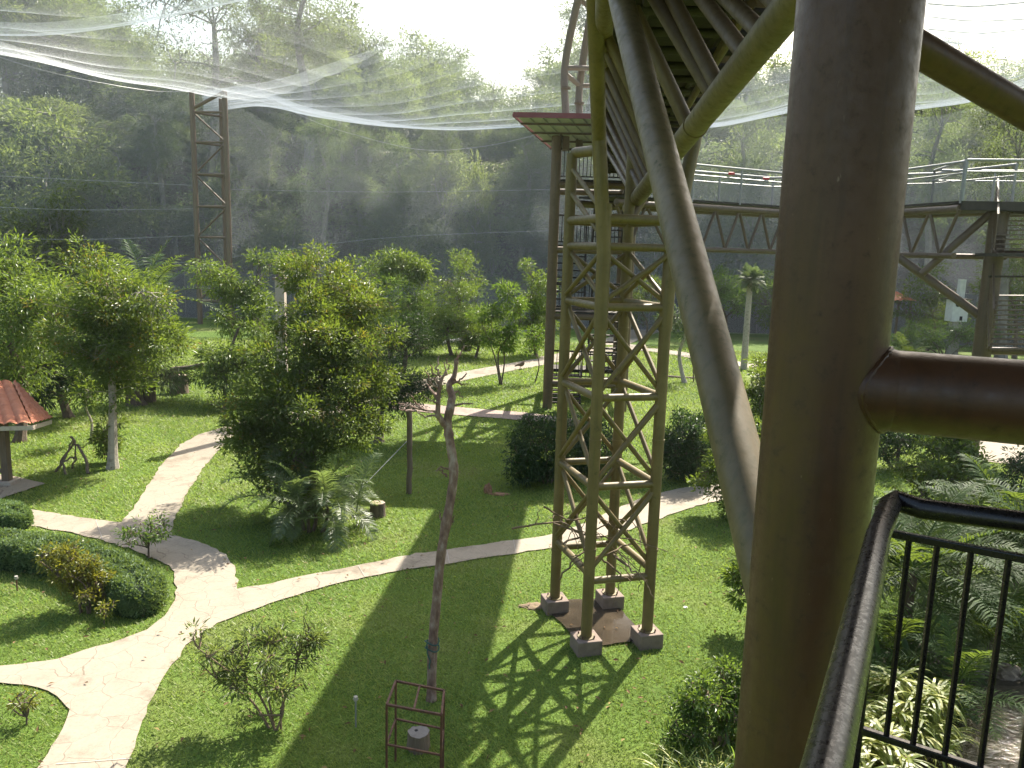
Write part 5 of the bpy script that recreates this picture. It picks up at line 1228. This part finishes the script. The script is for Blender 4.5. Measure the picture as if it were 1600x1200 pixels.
# ================================================================== FOREST BEHIND
FOREST = {}
def forest_proto(key, label, m, height, crown, ncl, per, leaf, cs, seed, bark='greybark', inner=.3, droop=.2, base_at=(0, 0, 0)):
    g = np.random.default_rng(seed); bl = []
    for (x, y, z, rx, rz) in crown: bl.append((np.array([x, y, z], float), np.array([rx, rx, rz], float)))
    cen, out, r = sample_blobs(bl, ncl, g, inner, .3)
    V, Fc, t = leaves_for(cen, out, per, leaf[0], leaf[1], cs, g, droop, .6, flat=.6)
    cm = fast_mesh(key+'_crown', V, Fc, t); cm.materials.append(MT[m])
    wd = wood_for((0, 0, 0), bl, cen[g.choice(ncl, min(90, ncl), replace=False)], g, .02*height+.02, 1, 14, True, .03, 6, .035)
    to = wd.build('trunk', bark); tm = to.data; bpy.data.objects.remove(to)
    FOREST[key] = (cm, tm, height, label)
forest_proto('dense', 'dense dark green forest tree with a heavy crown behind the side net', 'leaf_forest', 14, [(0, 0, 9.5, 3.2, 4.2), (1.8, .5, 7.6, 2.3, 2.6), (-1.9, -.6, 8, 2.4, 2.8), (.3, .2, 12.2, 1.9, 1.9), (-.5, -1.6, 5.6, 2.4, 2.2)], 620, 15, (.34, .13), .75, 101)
forest_proto('lit', 'olive green forest tree with billowing crown, its leaf colour brightened as if sunlit, behind the side net', 'leaf_forest_lit', 12, [(0, 0, 8.4, 3.0, 3.2), (2.0, -.7, 6.8, 2.1, 2.2), (-1.8, -.9, 7, 2.3, 2.4), (.4, -1.5, 4.8, 2.3, 1.9)], 560, 15, (.33, .12), .7, 102)
forest_proto('tall', 'tall open forest tree with thin see-through crown above the net', 'leaf_forest', 18, [(0, 0, 14, 2.4, 3.6), (1.6, .4, 11.6, 1.6, 1.8), (-1.7, 0, 12.4, 1.7, 2.0), (.3, -.5, 16.4, 1.3, 1.3), (-.4, 1, 9.2, 1.8, 1.6), (1.2, -.6, 9.6, 1.6, 1.5), (-1.3, .4, 14.6, 1.5, 1.6)], 560, 15, (.28, .095), .7, 103, inner=.15)
forest_proto('wispy', 'airy wispy forest tree with upswept twigs rising against the sky', 'leaf_forest', 16, [(0, 0, 11.4, 2.6, 4.4), (1.5, 0, 13.4, 1.6, 2.2), (-1.5, .3, 12.8, 1.6, 2.2), (0, .2, 7.4, 1.7, 2.2)], 620, 13, (.24, .06), .75, 104, inner=.1)
forest_proto('shrubby', 'leafy undergrowth shrub at the foot of the wooded bank', 'leaf_forest', 4.2, [(0, 0, 2.2, 1.7, 1.7), (1.2, -.3, 1.5, 1.2, 1.2), (-1.1, -.2, 1.7, 1.3, 1.3)], 220, 14, (.30, .11), .5, 105)
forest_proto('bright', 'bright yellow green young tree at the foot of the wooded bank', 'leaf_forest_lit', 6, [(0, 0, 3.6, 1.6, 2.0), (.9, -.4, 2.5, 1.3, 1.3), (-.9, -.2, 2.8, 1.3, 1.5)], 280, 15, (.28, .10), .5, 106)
def plant(key, x, y, hgt, wfac=1.0, label=None, group='forest trees behind the net', nm='forest_tree', cat='tree', rz=None):
    cm, tm, h0, lb_ = FOREST[key]; z = float(hill_z(x, y)) if y > edge_y(x)+1 else 0.0
    t = thing(nm, label or lb_, cat, group, (x, y, max(z, 0)-.15)); s = hgt/h0; t.scale = (s*wfac, s*wfac, s); t.rotation_euler = (0, 0, random.random()*6.283 if rz is None else rz)
    for nm_, me in (('trunk', tm), ('crown', cm)):
        o = bpy.data.objects.new(nm_, me); COL.objects.link(o); o.parent = t
    return t
def at(px, D):
    p = U(px, 400, D); return float(p[0]), float(p[1])
def by_top(key, px, ytop, D, wfac=1.0, minh=3, **kw):
    x, y = at(px, D); z = max(float(hill_z(x, y)), 0) if y > edge_y(x)+1 else 0
    zt_ = float(U(px, ytop, D)[2]); h_ = max(minh, zt_-z); h0 = FOREST[key][2]
    return plant(key, x, y, h_, wfac*min(1.9, max(1., .85*h0/h_)), **kw)
sky_px = [-200, 0, 100, 170, 220, 262, 300, 340, 370, 400, 560, 600, 650, 700, 740, 770, 800, 850, 880, 910, 960, 1100, 1170, 1230, 1300, 1430, 1480, 1530, 1600, 1800]
sky_py = [-140, -120, -90, -20, 30, 72, 85, 85, 100, 70, 60, 85, 52, 78, 110, 140, 112, 105, 70, 40, 70, 90, 95, 88, 70, 70, 80, 95, 80, 60]
fg = np.random.default_rng(55)
# skyline row
px = -120
while px < 1750:
    yt = np.interp(px, sky_px, sky_py)+fg.normal(0, 7)+4
    key = fg.choice(['dense', 'lit', 'tall', 'dense'], p=[.35, .25, .15, .25]); D = 78+fg.random()*16
    if 740 < px < 830: key = 'wispy' if fg.random() < .5 else 'dense'
    by_top(key, px, yt, D, .8+.35*fg.random()); px += 27+fg.random()*12
# middle row on the slope
px = -140
while px < 1750:
    yt = np.interp(px, sky_px, sky_py)+62+fg.normal(0, 16)
    by_top(fg.choice(['dense', 'lit', 'dense']), px, yt, 70+fg.random()*6, .9+.3*fg.random()); px += 34+fg.random()*14
# front row with the bare bank left open in the middle
px = -140
while px < 1750:
    yt = np.interp(px, [-100, 0, 100, 250, 300, 420, 560, 700, 860, 1060, 1240, 1420, 1600, 1750], [130, 150, 165, 190, 230, 225, 270, 225, 215, 215, 200, 190, 150, 150])+fg.normal(0, 15)
    open_ = 400 < px < 600 or 710 < px < 870
    if not open_ or fg.random() < .4: by_top(fg.choice(['dense', 'lit', 'lit']), px, yt+(40 if open_ else 0), 62.5+fg.random()*4, .85+.3*fg.random())
    px += 42+fg.random()*18
# lower storey in front of it
px = -140
while px < 1750:
    open_ = 420 < px < 570 or 730 < px < 850
    if not open_ or fg.random() < .25: by_top(fg.choice(['dense', 'lit', 'dense']), px, fg.uniform(235, 330)-(60 if px < 250 else 0), 60.3+fg.random()*1.6, .75+.3*fg.random())
    px += 50+fg.random()*20
# foot of the bank
for i in range(34):
    px = -80+i*52+fg.normal(0, 12); D = 59.8+fg.random()*2.2
    if 380 < px < 900 and fg.random() < .45: continue
    by_top(fg.choice(['shrubby', 'shrubby', 'bright']), px, fg.uniform(330, 430), D, .9+.3*fg.random(), minh=2.0, group='shrubs at the foot of the bank', nm='bank_shrub', cat='shrub')
for i in range(46):
    px = -60+i*39+fg.normal(0, 12); x, y = at(px, fg.uniform(67, 80)); plant('shrubby', x, y, fg.uniform(3.2, 5.2), 1.15, group='shrubs on the wooded bank', nm='bank_shrub', cat='shrub', label='leafy shrub growing between the tree trunks up on the wooded bank')
# ones that stand out
by_top('wispy', 328, -40, 64, 1.15, label='airy pale tree rising straight above the lattice mast', group=None)
by_top('tall', 485, -55, 68, 1.25, label='tall tree with dark open branches against the sky, right of the lattice mast', group=None)
by_top('tall', 905, -10, 66, 1.1, label='tall thin crowned tree behind the bent mast poles', group=None)
by_top('lit', 70, 160, 56.5, 1.15, label='large billowing olive tree at the far left behind the net', group=None)
by_top('lit', 165, 230, 57.5, .95, label='rounded olive tree between the far left crown and the lattice mast', group=None)
by_top('bright', 40, 312, 52.5, 1.5, label='pale yellow green feathery tree low at the far left', group=None)
by_top('bright', 105, 298, 54, .9, label='upright pale green tree right of the feathery one at far left', group=None)
by_top('bright', 745, 240, 60.5, .42, label='narrow climber of brightly coloured yellow leaves hanging on the dark bank', group=None)
by_top('shrubby', 700, 385, 58.5, .8, label='grey twiggy shrub showing in front of the bare bank', group=None)
by_top('dense', 640, 250, 61, .8, label='ivy dark tree standing on the bank in the centre', group=None)
by_top('wispy', 1585, 150, 45, .9, label='pale bare-branched tree at the right edge below the brace', group=None)
by_top('dense', 440, 0, 80, 1.0); by_top('dense', 545, 8, 82, 1.0); by_top('tall', 415, -20, 76, 1.1); by_top('lit', 500, 40, 74, 1.1)
for px, yt, d_ in ((255, 150, 61), (425, 175, 62), (503, 170, 61), (560, 190, 63), (622, 200, 61), (690, 170, 62.5), (815, 185, 62), (1150, 150, 60), (1450, 120, 55), (1550, 110, 52)):
    by_top('tall', px, yt, d_, .8, label='slim forest tree with a bare pale trunk standing at the foot of the bank', group='slim trees at the foot of the bank')
# creepers that cloak the bank
def creepers():
    g = np.random.default_rng(91); k = 42000; x = g.uniform(-60, 60, k); y = edge_y(x)+2+g.random(k)**1.3*40
    pat = np.sin(x*.55+1.3*np.sin(y*.4))*np.sin(y*.5+x*.21)+.35*np.sin(x*1.7+y); ok = (pat > -.05)|(g.random(k) < .16); x, y = x[ok], y[ok]; k = len(x)
    c = np.stack([x, y, hill_z(x, y)+.15+.5*g.random(k)], 1); o = np.tile(np.array([0, -.6, .5]), (k, 1))
    V, Fc, t = leaves_for(c, o, 5, .30, .12, .55, g, .3, .6)
    tag(link('undergrowth', fast_mesh('undergrowth', V, Fc, t), 'leaf_forest'), 'dark creepers and ground cover on the wooded bank', None, None, 'stuff')
creepers()

# ================================================================== THE AIR
hb = MB(); hb.box((0, 45, 24.5), 420, 330, 53)
hm = bpy.data.materials.new('haze'); hm.use_nodes = True; hn = hm.node_tree.nodes; hn.clear()
hv_ = hn.new('ShaderNodeVolumePrincipled'); hv_.inputs['Color'].default_value = (.86, .92, 1, 1); hv_.inputs['Density'].default_value = HAZE; hv_.inputs['Anisotropy'].default_value = .45
ho = hn.new('ShaderNodeOutputMaterial'); hm.node_tree.links.new(hv_.outputs[0], ho.inputs['Volume'])
tag(hb.build('haze', hm, smooth=False), 'pale backlit haze in the air', None, None, 'stuff')
